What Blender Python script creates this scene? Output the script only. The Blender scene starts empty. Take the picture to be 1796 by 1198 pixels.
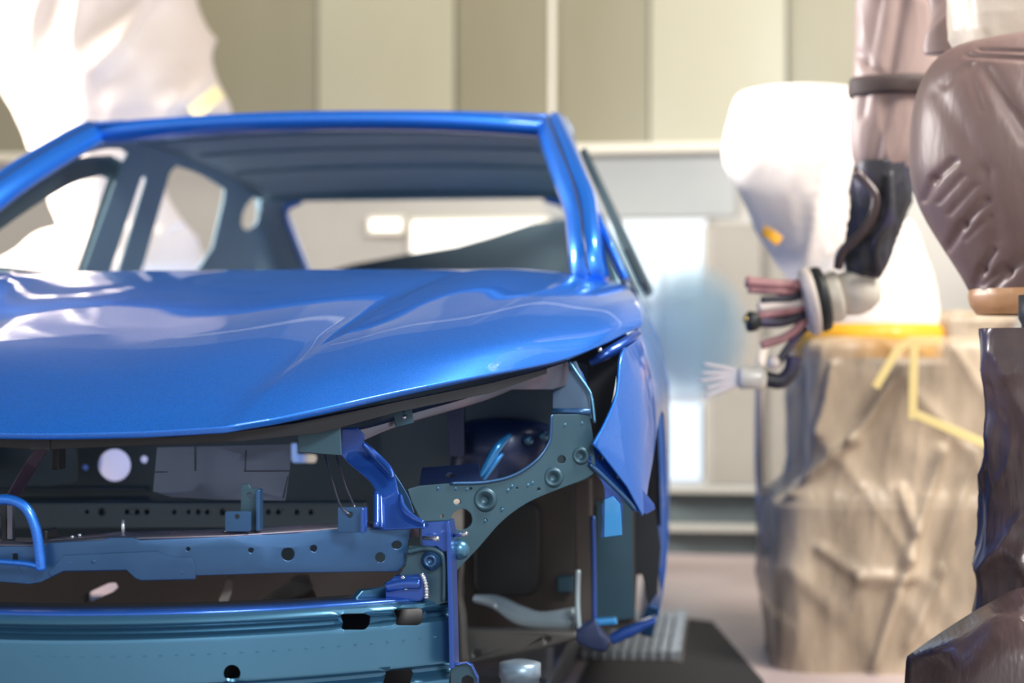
import bpy, bmesh, math, random
from mathutils import Vector, noise, geometry
random.seed(7)
SC = bpy.context.scene
COL = SC.collection

# ------------------------------------------------------------------ camera
F, CX, HZ, PSI = 3000.0, 898.0, 630.0, math.radians(7.1)
CAM = Vector((0.967, -2.3, 0.82))
RV = Vector((math.cos(PSI), math.sin(PSI), 0))
FV = Vector((-math.sin(PSI), math.cos(PSI), 0))
cd = bpy.data.cameras.new('camera')
cam = bpy.data.objects.new('camera', cd); COL.objects.link(cam)
cam.location = CAM
cam.rotation_euler = (math.pi / 2, 0, PSI)
cd.sensor_width = 36
cd.lens = F / 1796 * 36
cd.shift_y = (HZ - 599) / 1796
cd.clip_start = 0.05
cd.dof.use_dof = True
cd.dof.focus_distance = 2.62
cd.dof.aperture_fstop = 2.3
SC.camera = cam

# ------------------------------------------------------------------ light
SC.view_settings.view_transform = 'Standard'
SC.view_settings.look = 'None'
SC.view_settings.exposure = 0.12
SC.view_settings.gamma = 1.0
SC.cycles.volume_bounces = 2
SC.view_settings.use_curve_mapping = False
wd = bpy.data.worlds.new('world'); SC.world = wd; wd.use_nodes = True
bg = wd.node_tree.nodes['Background']
bg.inputs[0].default_value = (0.94, 0.94, 0.95, 1); bg.inputs[1].default_value = 0.95


def area(name, loc, target, sx, sy, power, color=(1, 1, 1), spread=180):
    l = bpy.data.lights.new(name, 'AREA'); l.shape = 'RECTANGLE'
    l.size, l.size_y, l.energy, l.color = sx, sy, power, color
    l.spread = math.radians(spread)
    o = bpy.data.objects.new(name, l); COL.objects.link(o)
    o.location = loc
    o.rotation_euler = (Vector(target) - Vector(loc)).to_track_quat('-Z', 'Y').to_euler()
    return o


area('booth_lamp_left', (-5.0, 2.6, 2.6), (-1.9, 3.1, 1.6), 1.4, 1.2, 230, (1, .97, .94), spread=60)
area('booth_lamp_right', (3.0, 0.5, 3.7), (1.45, 2.5, 1.6), 1.8, 1.0, 260, (1, .95, .88))
area('booth_lamp_rear', (0.6, 5.2, 3.5), (0.6, 6.2, 1.6), 10.0, 0.8, 48, (1, .95, .78))
area('booth_lamp_front', (2.4, -3.4, 2.8), (0.4, 0.2, 0.6), 1.0, 0.7, 120, (.95, .98, 1))


# ------------------------------------------------------------------ helpers
def ray(px, py):
    return FV + RV * ((px - CX) / F) + Vector((0, 0, (HZ - py) / F))


def W(px, py, y):
    d = ray(px, py)
    return CAM + d * ((y - CAM.y) / d.y)


def WX(px, py, x):
    d = ray(px, py)
    return CAM + d * ((x - CAM.x) / d.x)


def WZ(px, py, z):
    d = ray(px, py)
    return CAM + d * ((z - CAM.z) / d.z)


def cr(pts, n=6, closed=False):
    """Catmull-Rom through tuples of any length"""
    P = [Vector(p) for p in pts]
    out = []
    m = len(P)
    for i in range(m if closed else m - 1):
        p0 = P[(i - 1) % m] if closed or i > 0 else P[0] * 2 - P[1]
        p1, p2 = P[i % m], P[(i + 1) % m]
        p3 = P[(i + 2) % m] if closed or i + 2 < m else P[-1] * 2 - P[-2]
        for k in range(n):
            t = k / n
            out.append(.5 * ((2 * p1) + (p2 - p0) * t + (2 * p0 - 5 * p1 + 4 * p2 - p3) * t * t + (3 * p1 - p0 - 3 * p2 + p3) * t ** 3))
    if not closed:
        out.append(P[-1])
    return [tuple(p) for p in out]


def interp(x, tab):
    if x <= tab[0][0]: return tab[0][1]
    for (a, b), (c, d) in zip(tab, tab[1:]):
        if x <= c: return b + (d - b) * (x - a) / (c - a)
    return tab[-1][1]


def circ(x, y, r, n=20, ry=None):
    ry = ry or r
    return [(x + r * math.cos(2 * math.pi * i / n), y + ry * math.sin(2 * math.pi * i / n)) for i in range(n)]


def rrect(x0, y0, x1, y1, r, sk=0.0, n=5):
    out = []
    for cx, cy, a in ((x1 - r, y1 - r, 0), (x0 + r, y1 - r, 90), (x0 + r, y0 + r, 180), (x1 - r, y0 + r, 270)):
        for k in range(n + 1):
            t = math.radians(a + 90 * k / n)
            X = cx + r * math.cos(t)
            out.append((X, cy + r * math.sin(t) + sk * (X - (x0 + x1) / 2)))
    return out


def inside(p, poly):
    c = False
    j = len(poly) - 1
    for i in range(len(poly)):
        xi, yi = poly[i]; xj, yj = poly[j]
        if (yi > p[1]) != (yj > p[1]) and p[0] < (xj - xi) * (p[1] - yi) / (yj - yi) + xi: c = not c
        j = i
    return c


def segdist(p, a, b):
    ax, ay = a; bx, by = b
    dx, dy = bx - ax, by - ay
    L = dx * dx + dy * dy
    t = 0 if L == 0 else max(0, min(1, ((p[0] - ax) * dx + (p[1] - ay) * dy) / L))
    return math.hypot(p[0] - ax - t * dx, p[1] - ay - t * dy)


def link(name, me, mat, parent=None):
    o = bpy.data.objects.new(name, me); COL.objects.link(o)
    if mat is not None: me.materials.append(mat)
    if parent is not None: o.parent = parent
    return o


def mesh(name, vs, fs, mat, parent=None, smooth=True, merge=0.0):
    me = bpy.data.meshes.new(name)
    me.from_pydata([tuple(v) for v in vs], [], fs)
    if merge:
        bm = bmesh.new(); bm.from_mesh(me)
        bmesh.ops.remove_doubles(bm, verts=bm.verts, dist=merge)
        bm.to_mesh(me); bm.free()
    me.update()
    if smooth:
        for p in me.polygons: p.use_smooth = True
    return link(name, me, mat, parent)


def thicken(o, t, bev=0.0, off=-1.0, seg=2):
    m = o.modifiers.new('thickness', 'SOLIDIFY'); m.thickness = t; m.offset = off; m.use_even_offset = False
    if bev:
        b = o.modifiers.new('edge', 'BEVEL'); b.width = bev; b.segments = seg; b.limit_method = 'ANGLE'; b.angle_limit = math.radians(40)
        w = o.modifiers.new('normals', 'WEIGHTED_NORMAL'); w.keep_sharp = True
    return o


def cdt(outline, holes, xs, ys, g=None):
    outline = [tuple(p[:2]) for p in outline]
    V, E = [], []
    for loop in [outline] + holes:
        b = len(V)
        V += [Vector(p) for p in loop]
        E += [(b + i, b + (i + 1) % len(loop)) for i in range(len(loop))]
    segs = [(V[a], V[b]) for a, b in E]
    gx = abs(xs[1] - xs[0]) if len(xs) > 1 else 1e9
    gy = abs(ys[1] - ys[0]) if len(ys) > 1 else 1e9
    g = g or .3 * min(gx, gy)
    for x in xs:
        for y in ys:
            p = (x, y)
            if not inside(p, outline) or any(inside(p, h) for h in holes): continue
            if min(segdist(p, a, b) for a, b in segs) < g: continue
            V.append(Vector(p))
    sc = 1.0 / max(1e-6, max(abs(v.x) for v in V), max(abs(v.y) for v in V))
    vo, _, fo, *_ = geometry.delaunay_2d_cdt([v * sc for v in V], E, [], 0, 1e-6)
    vo = [(v.x / sc, v.y / sc) for v in vo]
    fs = []
    for f in fo:
        c = (sum(vo[i][0] for i in f) / 3, sum(vo[i][1] for i in f) / 3)
        if inside(c, outline) and not any(inside(c, h) for h in holes): fs.append(tuple(f))
    return vo, fs


def frange(a, b, st):
    n = max(1, int(round((b - a) / st)))
    return [a + (b - a) * i / n for i in range(n + 1)]


def plate(name, outline, holes, depth, mat, parent, t=0.003, grid=45, bev=0.0012, mirror=None, pos=None, xs=None, ys=None, face=Vector((0, -1, 0)), smooth=True, off=-1.0, gap=None):
    """sheet-metal panel: a 2-D outline with holes, carried into the room by depth(px,py) or pos(u,v), with thickness"""
    if pos is None:
        pos = (lambda u, v: W(u, v, depth(u, v))) if callable(depth) else (lambda u, v: W(u, v, depth))
    x0, x1 = min(p[0] for p in outline), max(p[0] for p in outline)
    y0, y1 = min(p[1] for p in outline), max(p[1] for p in outline)
    xs = xs if xs is not None else frange(x0, x1, grid)[1:-1]
    ys = ys if ys is not None else frange(y0, y1, grid)[1:-1]
    v2, fs = cdt(outline, holes, xs, ys, gap)
    vs = [pos(*p) for p in v2]
    # orient towards face
    tot = Vector((0, 0, 0))
    for a, b, c in fs: tot += (vs[b] - vs[a]).cross(vs[c] - vs[a])
    if tot.dot(face) < 0: fs = [f[::-1] for f in fs]
    if mirror == 'join':
        n = len(vs)
        vs = vs + [Vector((-v.x, v.y, v.z)) for v in vs]
        fs = fs + [(c + n, b + n, a + n) for a, b, c in fs]
    o = mesh(name, vs, fs, mat, parent, smooth, merge=0.0004 if mirror == 'join' else 0)
    if t: thicken(o, t, bev, off)
    if mirror == 'copy': mirrored(o)
    return o


def mirrored(o, parent=None):
    me = o.data.copy()
    for v in me.vertices: v.co.x = -v.co.x
    me.flip_normals(); me.update()
    c = o.copy(); c.data = me; COL.objects.link(c)
    c.parent = parent or o.parent
    return c


def mirror_tree(o):
    c = mirrored(o)
    for ch in list(o.children):
        if ch is not c: mirrored(ch, c)
    return c


def grid_surf(name, rows, mat, parent, closed_u=False, caps=False, smooth=True, mirror=None, flip=False):
    """rows: list of equally long point lists"""
    n, m = len(rows), len(rows[0])
    vs = [Vector(p) for r in rows for p in r]
    fs = []
    for i in range(n - 1):
        for j in range(m if closed_u else m - 1):
            a, b = i * m + j, i * m + (j + 1) % m
            fs.append((a, b, b + m, a + m))
    if caps:
        fs.append(tuple(range(m))[::-1]); fs.append(tuple((n - 1) * m + j for j in range(m)))
    if flip: fs = [f[::-1] for f in fs]
    if mirror == 'join':
        k = len(vs)
        vs = vs + [Vector((-v.x, v.y, v.z)) for v in vs]
        fs = fs + [tuple(i + k for i in f[::-1]) for f in fs]
    return mesh(name, vs, fs, mat, parent, smooth, merge=0.0004 if mirror == 'join' else 0)


def tube(name, pts, r, mat, parent, seg=12, n=8, squash=1.0, smoothpath=True, disp=None):
    """swept pipe; r number or list per control point"""
    rl = r if isinstance(r, (list, tuple)) else [r] * len(pts)
    P4 = [(*p, q) for p, q in zip(pts, rl)]
    if smoothpath and len(P4) > 2: P4 = cr(P4, n)
    elif len(P4) == 2: P4 = [tuple(Vector(P4[0]).lerp(Vector(P4[1]), k / n)) for k in range(n + 1)]
    P = [Vector(p[:3]) for p in P4]
    rows = []
    up = None
    for i, p in enumerate(P):
        t = (P[min(i + 1, len(P) - 1)] - P[max(i - 1, 0)]).normalized()
        if up is None:
            up = Vector((0, 0, 1)) if abs(t.z) < .9 else Vector((1, 0, 0))
        u = (up - t * up.dot(t)).normalized(); up = u
        v = t.cross(u)
        rr = P4[i][3]
        row = []
        for k in range(seg):
            a = 2 * math.pi * k / seg
            q = p + (u * math.cos(a) * squash + v * math.sin(a)) * rr
            if disp: q = q + (u * math.cos(a) + v * math.sin(a)) * disp(q, i / (len(P) - 1), a)
            row.append(q)
        rows.append(row)
    return grid_surf(name, rows, mat, parent, closed_u=True, caps=True)


def lathe(name, c, axis, prof, mat, parent, seg=24):
    """prof: (radius, height along axis)"""
    c = Vector(c); ax = Vector(axis).normalized()
    u = ax.orthogonal().normalized(); v = ax.cross(u)
    rows = [[c + ax * h + (u * math.cos(2 * math.pi * k / seg) + v * math.sin(2 * math.pi * k / seg)) * max(r, 1e-5) for k in range(seg)] for r, h in prof]
    o = grid_surf(name, rows, mat, parent, closed_u=True, caps=True)
    bm = bmesh.new(); bm.from_mesh(o.data); bmesh.ops.recalc_face_normals(bm, faces=bm.faces); bm.to_mesh(o.data); bm.free()
    return o


def box(name, lo, hi, mat, parent, bev=0.003, rotz=0.0, piv=None):
    bm = bmesh.new(); bmesh.ops.create_cube(bm, size=1)
    lo, hi = Vector(lo), Vector(hi); c = (lo + hi) / 2; s = hi - lo
    for v in bm.verts: v.co = Vector((v.co.x * s.x, v.co.y * s.y, v.co.z * s.z)) + c
    if bev: bmesh.ops.bevel(bm, geom=bm.edges[:] + bm.verts[:], offset=bev, segments=2, affect='EDGES', profile=.5)
    if rotz:
        from mathutils import Matrix
        bmesh.ops.rotate(bm, verts=bm.verts, cent=piv or c, matrix=Matrix.Rotation(rotz, 3, 'Z'))
    me = bpy.data.meshes.new(name); bm.to_mesh(me); bm.free()
    return link(name, me, mat, parent)


def sweepbox(name, pts, w, h, mat, parent, wdir=(0, 0, 1), bev=.0015):
    """flat bar following pts; w along wdir, h across"""
    P = [Vector(p) for p in pts]; wd_ = Vector(wdir)
    rows = []
    for i, p in enumerate(P):
        t = (P[min(i + 1, len(P) - 1)] - P[max(i - 1, 0)]).normalized()
        a = (wd_ - t * wd_.dot(t)).normalized(); b = t.cross(a)
        rows.append([p + a * w / 2 + b * h / 2, p - a * w / 2 + b * h / 2, p - a * w / 2 - b * h / 2, p + a * w / 2 - b * h / 2])
    o = grid_surf(name, rows, mat, parent, closed_u=True, caps=True, smooth=False)
    b = o.modifiers.new('edge', 'BEVEL'); b.width = bev; b.segments = 2; b.limit_method = 'ANGLE'
    return o


def empty(name, loc, label, cat, group=None):
    o = bpy.data.objects.new(name, None); COL.objects.link(o)
    o.empty_display_size = .1
    o['label'] = label; o['category'] = cat
    if group: o['group'] = group
    return o


def tag(o, label=None, cat=None, kind=None, group=None):
    if label: o['label'] = label
    if cat: o['category'] = cat
    if kind: o['kind'] = kind
    if group: o['group'] = group
    return o


# ------------------------------------------------------------------ materials
def mat(name, col, rough=.5, metal=0.0, coat=0.0, coatr=.03, bump=None, var=None, spec=.5, alpha=1.0, emit=None, emits=0.0, trans=0.0, sheen=0.0, flake=0.0, aniso=None):
    m = bpy.data.materials.new(name); m.use_nodes = True
    nt = m.node_tree; b = nt.nodes['Principled BSDF']
    b.inputs['Base Color'].default_value = (*col, 1); b.inputs['Roughness'].default_value = rough
    b.inputs['Metallic'].default_value = metal; b.inputs['Coat Weight'].default_value = coat
    b.inputs['Coat Roughness'].default_value = coatr; b.inputs['Specular IOR Level'].default_value = spec
    b.inputs['Alpha'].default_value = alpha; b.inputs['Transmission Weight'].default_value = trans
    b.inputs['Sheen Weight'].default_value = sheen
    if emit:
        b.inputs['Emission Color'].default_value = (*emit, 1); b.inputs['Emission Strength'].default_value = emits
    tc = nt.nodes.new('ShaderNodeTexCoord')
    if var:   # (scale, second colour, low, high)
        s, c2, lo, hi = var[:4]
        mp = nt.nodes.new('ShaderNodeMapping'); nt.links.new(tc.outputs['Object'], mp.inputs[0])
        if len(var) > 4: mp.inputs['Scale'].default_value = var[4]
        n = nt.nodes.new('ShaderNodeTexNoise'); n.inputs['Scale'].default_value = s; n.inputs['Detail'].default_value = 5
        nt.links.new(mp.outputs[0], n.inputs['Vector'])
        r = nt.nodes.new('ShaderNodeValToRGB')
        r.color_ramp.elements[0].position = lo; r.color_ramp.elements[0].color = (*col, 1)
        r.color_ramp.elements[1].position = hi; r.color_ramp.elements[1].color = (*c2, 1)
        nt.links.new(n.outputs['Fac'], r.inputs[0]); nt.links.new(r.outputs[0], b.inputs['Base Color'])
    if flake:
        n = nt.nodes.new('ShaderNodeTexNoise'); n.inputs['Scale'].default_value = 900; n.inputs['Detail'].default_value = 1
        nt.links.new(tc.outputs['Object'], n.inputs['Vector'])
        r = nt.nodes.new('ShaderNodeValToRGB')
        r.color_ramp.elements[0].position = .3; r.color_ramp.elements[0].color = (*[c * (1 - flake) for c in col], 1)
        r.color_ramp.elements[1].position = .72; r.color_ramp.elements[1].color = (*[min(1, c * (1 + flake) + .02 * flake) for c in col], 1)
        nt.links.new(n.outputs['Fac'], r.inputs[0]); nt.links.new(r.outputs[0], b.inputs['Base Color'])
    if bump:  # (scale, strength, distance)
        n = nt.nodes.new('ShaderNodeTexNoise'); n.inputs['Scale'].default_value = bump[0]; n.inputs['Detail'].default_value = 4
        mp = nt.nodes.new('ShaderNodeMapping'); nt.links.new(tc.outputs['Object'], mp.inputs[0])
        if len(bump) > 3: mp.inputs['Scale'].default_value = bump[3]
        nt.links.new(mp.outputs[0], n.inputs['Vector'])
        bp = nt.nodes.new('ShaderNodeBump'); bp.inputs['Strength'].default_value = bump[1]; bp.inputs['Distance'].default_value = bump[2]
        nt.links.new(n.outputs['Fac'], bp.inputs['Height']); nt.links.new(bp.outputs[0], b.inputs['Normal'])
    return m


M = {}
M['paint'] = mat('blue_metallic_paint', (.007, .168, .72), .36, .55, .8, .02, flake=.3)
M['inner'] = mat('blue_grey_inner_paint', (.085, .135, .165), .5, .15, .1, .3, var=(3, (.10, .155, .19), .35, .65))
M['cabin'] = mat('cabin_primer_with_haze', (.19, .32, .39), .6, .0, .0, .3, var=(3, (.22, .36, .43), .35, .65))  # primer colour lightened to stand in for haze veiling the cabin
M['seal'] = mat('dark_teal_door_frame', (.045, .075, .09), .6)
M['navyhead'] = mat('slate_blue_coat', (.04, .085, .155), .42, .3, .2, .2)
M['recess_shade'] = mat('painted_recess_shade', (.036, .040, .042), .5, .2)
M['navy'] = mat('navy_bay_coat', (.022, .04, .11), .38, .3, .3, .2)
M['frame'] = mat('thin_blue_coat', (.030, .102, .245), .36, .55, .25, .15, var=(5, (.022, .08, .185), .35, .65), flake=0)
M['frame2'] = mat('strong_blue_coat', (.018, .085, .40), .32, .55, .6, .08)
M['apron'] = mat('teal_grey_coat', (.040, .100, .140), .42, .4, .1, .2, var=(6, (.03, .078, .115), .35, .65))
M['rail'] = mat('lavender_grey_steel', (.13, .15, .20), .32, .75, .1, .2, var=(9, (.20, .17, .22), .4, .65))
M['beam'] = mat('steel_blue_beam', (.065, .20, .33), .33, .72, .25, .12)
M['beamtop'] = mat('bright_blue_beam_edge', (.03, .13, .55), .25, .6, .6, .06)
M['brown'] = mat('dark_brown_underbody', (.060, .053, .049), .5, .3, .1, .3, var=(4, (.085, .072, .064), .4, .7))
M['taupe'] = mat('taupe_underbody', (.11, .105, .095), .38, .4, .2, .25, var=(5, (.075, .08, .08), .35, .65))
M['tealpipe'] = mat('teal_flange_highlight', (.45, .58, .63), .3, .3, .3, .2)  # paled so the flange carries its highlight in the colour
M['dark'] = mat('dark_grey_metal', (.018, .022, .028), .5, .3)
M['sheet'] = mat('grey_blue_sheet', (.15, .21, .32), .38, .35, .2, .2, var=(4, (.21, .27, .37), .35, .7, (1, 1, .3)))
M['zinc'] = mat('bright_zinc', (.5, .55, .62), .25, .9)
M['cyan'] = mat('cyan_paint_and_highlight', (.03, .30, .72), .25, .45, 1.0, .03)  # paint of the bracket parts; on the tower brace a painted highlight


# ------------------------------------------------------------------ the setting
M['floor'] = mat('stained_pinkish_floor', (.54, .44, .42), .45, 0, 0, bump=(30, .1, .01), var=(1.6, (.40, .31, .29), .35, .7))
M['wall_a'] = mat('olive_taupe_panel', (.235, .212, .14), .45, .1, var=(1.2, (.29, .275, .205), .3, .7, (1, 1, .35)))
M['wall_b'] = mat('cream_panel', (.38, .355, .25), .45, .1, var=(1.2, (.43, .415, .33), .3, .7, (1, 1, .35)))
M['wall_c'] = mat('grey_beige_wall', (.42, .40, .365), .5, .1, var=(1.5, (.48, .465, .43), .3, .7))
M['trim'] = mat('cream_ledge', (.74, .70, .60), .45)

WY = 6.2     # back wall distance
floor = mesh('floor', [(-8, -6, 0), (8, -6, 0), (8, WY, 0), (-8, WY, 0)], [(0, 1, 2, 3)], M['floor'], smooth=False)
tag(floor, 'stained pinkish booth floor under the car and robots', kind='structure')
thicken(floor, .1)
M['ceil'] = mat('grey_booth_ceiling', (.16, .16, .155), .7)
ceil = box('ceiling', (-8, -5, 4.6), (8, WY + .2, 4.7), M['ceil'], None, bev=0)
tag(ceil, 'plain grey ceiling of the paint booth', kind='structure')
wall = box('wall_back', (-8, WY, 0), (8, WY + .2, 4.6), M['wall_c'], None, bev=0)
tag(wall, 'cream and taupe panelled rear wall of the paint booth', kind='structure')
zl = W(1150, 255, WY).z
edges = [-1400, -1100, -860, -620, -390, -150, 90, 325, 560, 800, 970, 1140, 1380, 1620, 1860, 2100, 2340, 2580, 2900]
tone = ['wall_b', 'wall_a']
seq = {325: 'wall_a', 560: 'wall_b', 800: 'wall_a', 970: 'wall_a', 1140: 'wall_b', 1380: 'wall_a'}
for i, (a, b) in enumerate(zip(edges, edges[1:])):
    xa, xb = W(a, 100, WY).x, W(b, 100, WY).x
    mk = seq.get(a, tone[i % 2])
    dpt = .05 if mk == 'wall_b' else .025
    box('wall_panel', (xa + .004, WY - dpt, zl), (xb - .004, WY, 4.6), M[mk], wall, bev=.006)
led = box('trim_1', (-8, WY - .10, zl - .045), (8, WY, zl), M['trim'], None, bev=.01)
tag(led, 'cream ledge running along the foot of the wall panels', kind='structure')
x970 = W(970, 100, WY).x
box('cover_strip', (x970 - .014, WY - .05, zl), (x970 + .014, WY - .024, 4.6), M['trim'], wall, bev=.004)

# ------------------------------------------------------------------ car body
car = empty('car_body', (0, 0, 0), 'unfinished metallic blue car body without glass, bumper, lamps or wheels', 'car body')

# --- hood
prof_c = [(0, .715), (.03, .738), (.08, .764), (.16, .800), (.25, .832), (.4, .872), (.6, .917), (.8, .957), (1.0, .990), (1.10, 1.003)]
hood_lines = [
    [(0, y, z) for y, z in prof_c],
    cr([(.15, .010, .718), (.165, .08, .762), (.185, .25, .832), (.205, .5, .896), (.235, .8, .957), (.27, 1.10, 1.002)], 4),
    cr([(.270, .026, .7255), (.290, .12, .772), (.322, .30, .832), (.350, .5, .880), (.392, .75, .936), (.455, 1.0, .988), (.50, 1.13, 1.002)], 4),
    cr([(.284, .030, .7275), (.304, .12, .776), (.336, .30, .836), (.364, .5, .885), (.404, .75, .943), (.465, 1.0, .992), (.51, 1.135, 1.004)], 4),
    cr([(.364, .075, .742), (.39, .18, .795), (.42, .35, .852), (.45, .55, .902), (.49, .78, .955), (.53, 1.0, .992), (.56, 1.15, 1.004)], 4),
    cr([(.489, .195, .772), (.505, .30, .825), (.525, .45, .872), (.55, .65, .92), (.58, .85, .962), (.605, 1.02, .988), (.62, 1.18, 1.000)], 4),
    cr([(.595, .345, .794), (.607, .42, .842), (.622, .56, .886), (.638, .72, .928), (.65, .88, .960), (.660, 1.05, .982), (.668, 1.21, .994)], 4),
    cr([(.694, .522, .817), (.702, .58, .856), (.71, .68, .893), (.714, .80, .926), (.715, .93, .953), (.712, 1.07, .974), (.704, 1.24, .988)], 4),
    cr([(.760, .662, .846), (.766, .70, .870), (.768, .77, .896), (.766, .86, .923), (.760, .96, .945), (.748, 1.08, .966), (.728, 1.26, .985)], 4),
    cr([(.817, .842, .882), (.817, .865, .893), (.812, .91, .911), (.803, .97, .930), (.790, 1.04, .948), (.772, 1.13, .965), (.742, 1.28, .983)], 4),
]
NV = 34


def resample(line, n):
    P = [Vector(p) for p in line]
    L = [0]
    for a, b in zip(P, P[1:]): L.append(L[-1] + (b - a).length)
    out = []
    for k in range(n):
        s = L[-1] * (k / (n - 1)); i = 0
        while i < len(L) - 2 and L[i + 1] < s: i += 1
        out.append(P[i].lerp(P[i + 1], (s - L[i]) / (L[i + 1] - L[i])))
    return out


rs = [resample(l, NV) for l in hood_lines]
# spline across the lines, keeping the crease between lines 2 and 3 sharp
cols = []
for j in range(NV):
    a = cr([(-rs[1][j].x, rs[1][j].y, rs[1][j].z), rs[0][j], rs[1][j], rs[2][j]], 6)[6:]
    b = cr([rs[k][j] for k in range(3, 10)], 5)
    cols.append(a + b)
hood = grid_surf('hood', cols, M['paint'], car, mirror='join')
thicken(hood, .012, .003, off=-1)
for f in [0]:
    bm = bmesh.new(); bm.from_mesh(hood.data); bmesh.ops.recalc_face_normals(bm, faces=bm.faces)
    up = sum(fc.normal.z for fc in bm.faces)
    if up < 0: bmesh.ops.reverse_faces(bm, faces=bm.faces)
    bm.to_mesh(hood.data); bm.free()


# --- body sides
def halfw(y):
    return interp(y, [(.45, .69), (.5, .722), (.6, .785), (.7, .825), (.8, .840), (1.0, .847), (1.5, .845), (2.2, .825), (3.0, .79), (3.6, .75), (4.2, .66)])


def side_x(y, z):
    w = halfw(y)
    if z > .985:
        k = 1 - .10 * max(0, (y - 2.4) / 1.6) ** 2
        return ((.76 - (z - .985) * .47) if y < 4 else .76) * k + min(0, (w - .845) * .6)
    if z > .72: w -= ((z - .72) / .265) ** 2 * .087
    if z < .45: w -= ((.45 - z) / .2) ** 2 * .025
    return w


def side(name, outline, holes, m, parent, off=0.0, t=.004, mirror='copy', grid=.07, bev=.0015):
    return plate(name, outline, holes, 0, m, parent, t=t, bev=bev, mirror=mirror, grid=grid, face=Vector((1, 0, 0)),
                 pos=lambda u, v: Vector((side_x(u, v) + off, u, v)))


arc = [(1.02 + .36 * math.cos(math.radians(a)), .36 + .36 * math.sin(math.radians(a))) for a in range(146, -12, -8)]
fender_out = cr([(.842, .880), (.91, .909), (1.04, .947), (1.13, .963), (1.28, .982)], 4) + [(1.42, .985), (1.47, .75), (1.47, .30), (1.40, .262)] + arc[::-1] + \
    [(.70, .545), (.64, .600), (.56, .665)] + cr([(.545, .677), (.575, .715), (.605, .760), (.640, .818), (.67, .838)], 4) + [(.75, .852)]
fender = side('front_fender', fender_out, [], M['paint'], car, t=.004, bev=.002, mirror=None)
fr = [c for c in [fender]]
mirrored(fender)
# doors, rear quarter, sill
fd = side('front_door', [(1.475, .985), (1.475, .30), (2.33, .30), (2.36, .985)], [], M['paint'], car, grid=.12)
rd = side('rear_door', [(2.365, .985), (2.335, .30), (3.05, .30), (3.22, .55), (3.26, .985)], [], M['paint'], car, grid=.12, mirror=None)
mirrored(side('rear_door', [(2.365, .985), (2.335, .30), (3.05, .30), (3.22, .55), (3.26, .985)], [rrect(2.42, .36, 2.98, .70, .06)], M['paint'], car, grid=.12, mirror=None, off=-.0))
_o = car.children[-2]; bpy.data.objects.remove(_o)
qp = side('quarter_panel', [(3.265, .985), (3.225, .55), (3.30, .68), (3.5, .73), (3.7, .70), (3.85, .50), (3.9, .35), (4.2, .40), (4.22, .9), (3.9, .985)], [], M['paint'], car, grid=.12)
sl = side('sill', [(1.40, .285), (3.2, .285), (3.2, .215), (1.42, .215)], [], M['frame'], car, grid=.12, t=.03, bev=.006)

# greenhouse frame (pillars and roof rail in one stamping, four openings a side)
gh_out = cr([(1.19, 1.075), (1.25, 1.14), (1.362, 1.229), (1.53, 1.318), (1.70, 1.392)], 4) + cr([(1.9, 1.425), (2.3, 1.44), (2.8, 1.42), (3.2, 1.36), (3.55, 1.22), (3.9, 1.03)], 4) + [(3.9, .985), (1.22, .985)]
w1 = cr([(1.27, 1.035), (1.43, 1.165), (1.546, 1.235), (1.70, 1.313), (1.82, 1.348), (1.93, 1.362)], 4) + [(1.985, 1.355), (1.994, 1.266), (2.042, 1.061), (2.046, 1.03)]
w2 = [(2.225, 1.03), (2.14, 1.31), (2.16, 1.318), (2.185, 1.305), (2.29, 1.03)]
w3 = [(2.42, 1.03), (2.43, 1.09), (2.318, 1.345)] + cr([(2.34, 1.365), (2.55, 1.362), (2.798, 1.342)], 4) + [(2.83, 1.31), (2.915, 1.17), (2.88, 1.11), (2.80, 1.03)]
w4 = cr([(3.03, 1.30), (3.06, 1.34), (3.11, 1.335), (3.19, 1.28), (3.15, 1.245), (3.07, 1.255)], 4, closed=True)
sf = side('side_frame', gh_out, [w1, w2, w3, w4], M['cabin'], car, t=.008, bev=.002, grid=.08)
# painted outer skin of the pillars and the roof rail
skin_in = cr([(1.27, 1.05), (1.41, 1.175), (1.53, 1.245), (1.70, 1.33), (1.85, 1.372), (2.3, 1.385), (2.8, 1.375), (3.05, 1.362), (3.2, 1.325)], 4)
sk_out = cr([(1.16, 1.05), (1.22, 1.12), (1.362, 1.236), (1.53, 1.325), (1.70, 1.399)], 4) + cr([(1.9, 1.432), (2.3, 1.447), (2.8, 1.427), (3.2, 1.367), (3.55, 1.227), (3.9, 1.035)], 4)
side('pillar_skin', sk_out + [(3.9, .985), (3.5, .985), (3.38, 1.17)] + skin_in[::-1] + [(1.3, .985), (1.16, .985)], [], M['paint'], car, off=.014, t=.012, bev=.004, grid=.08)
# door window frames, standing proud of the side frame
fo = cr([(1.45, 1.145), (1.62, 1.245), (1.78, 1.318), (1.98, 1.352)], 4)
side('door_window_frame', fo + [(2.10, 1.345), (2.20, 1.0), (2.12, .985), (1.38, .985), (1.36, 1.06)],
     [cr([(1.47, 1.095), (1.64, 1.19), (1.80, 1.262), (1.95, 1.30)], 4) + [(2.03, 1.295), (2.10, 1.05), (1.44, 1.045), (1.42, 1.07)]],
     M['seal'], car, off=.042, t=.018, bev=.004, grid=.08)

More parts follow.
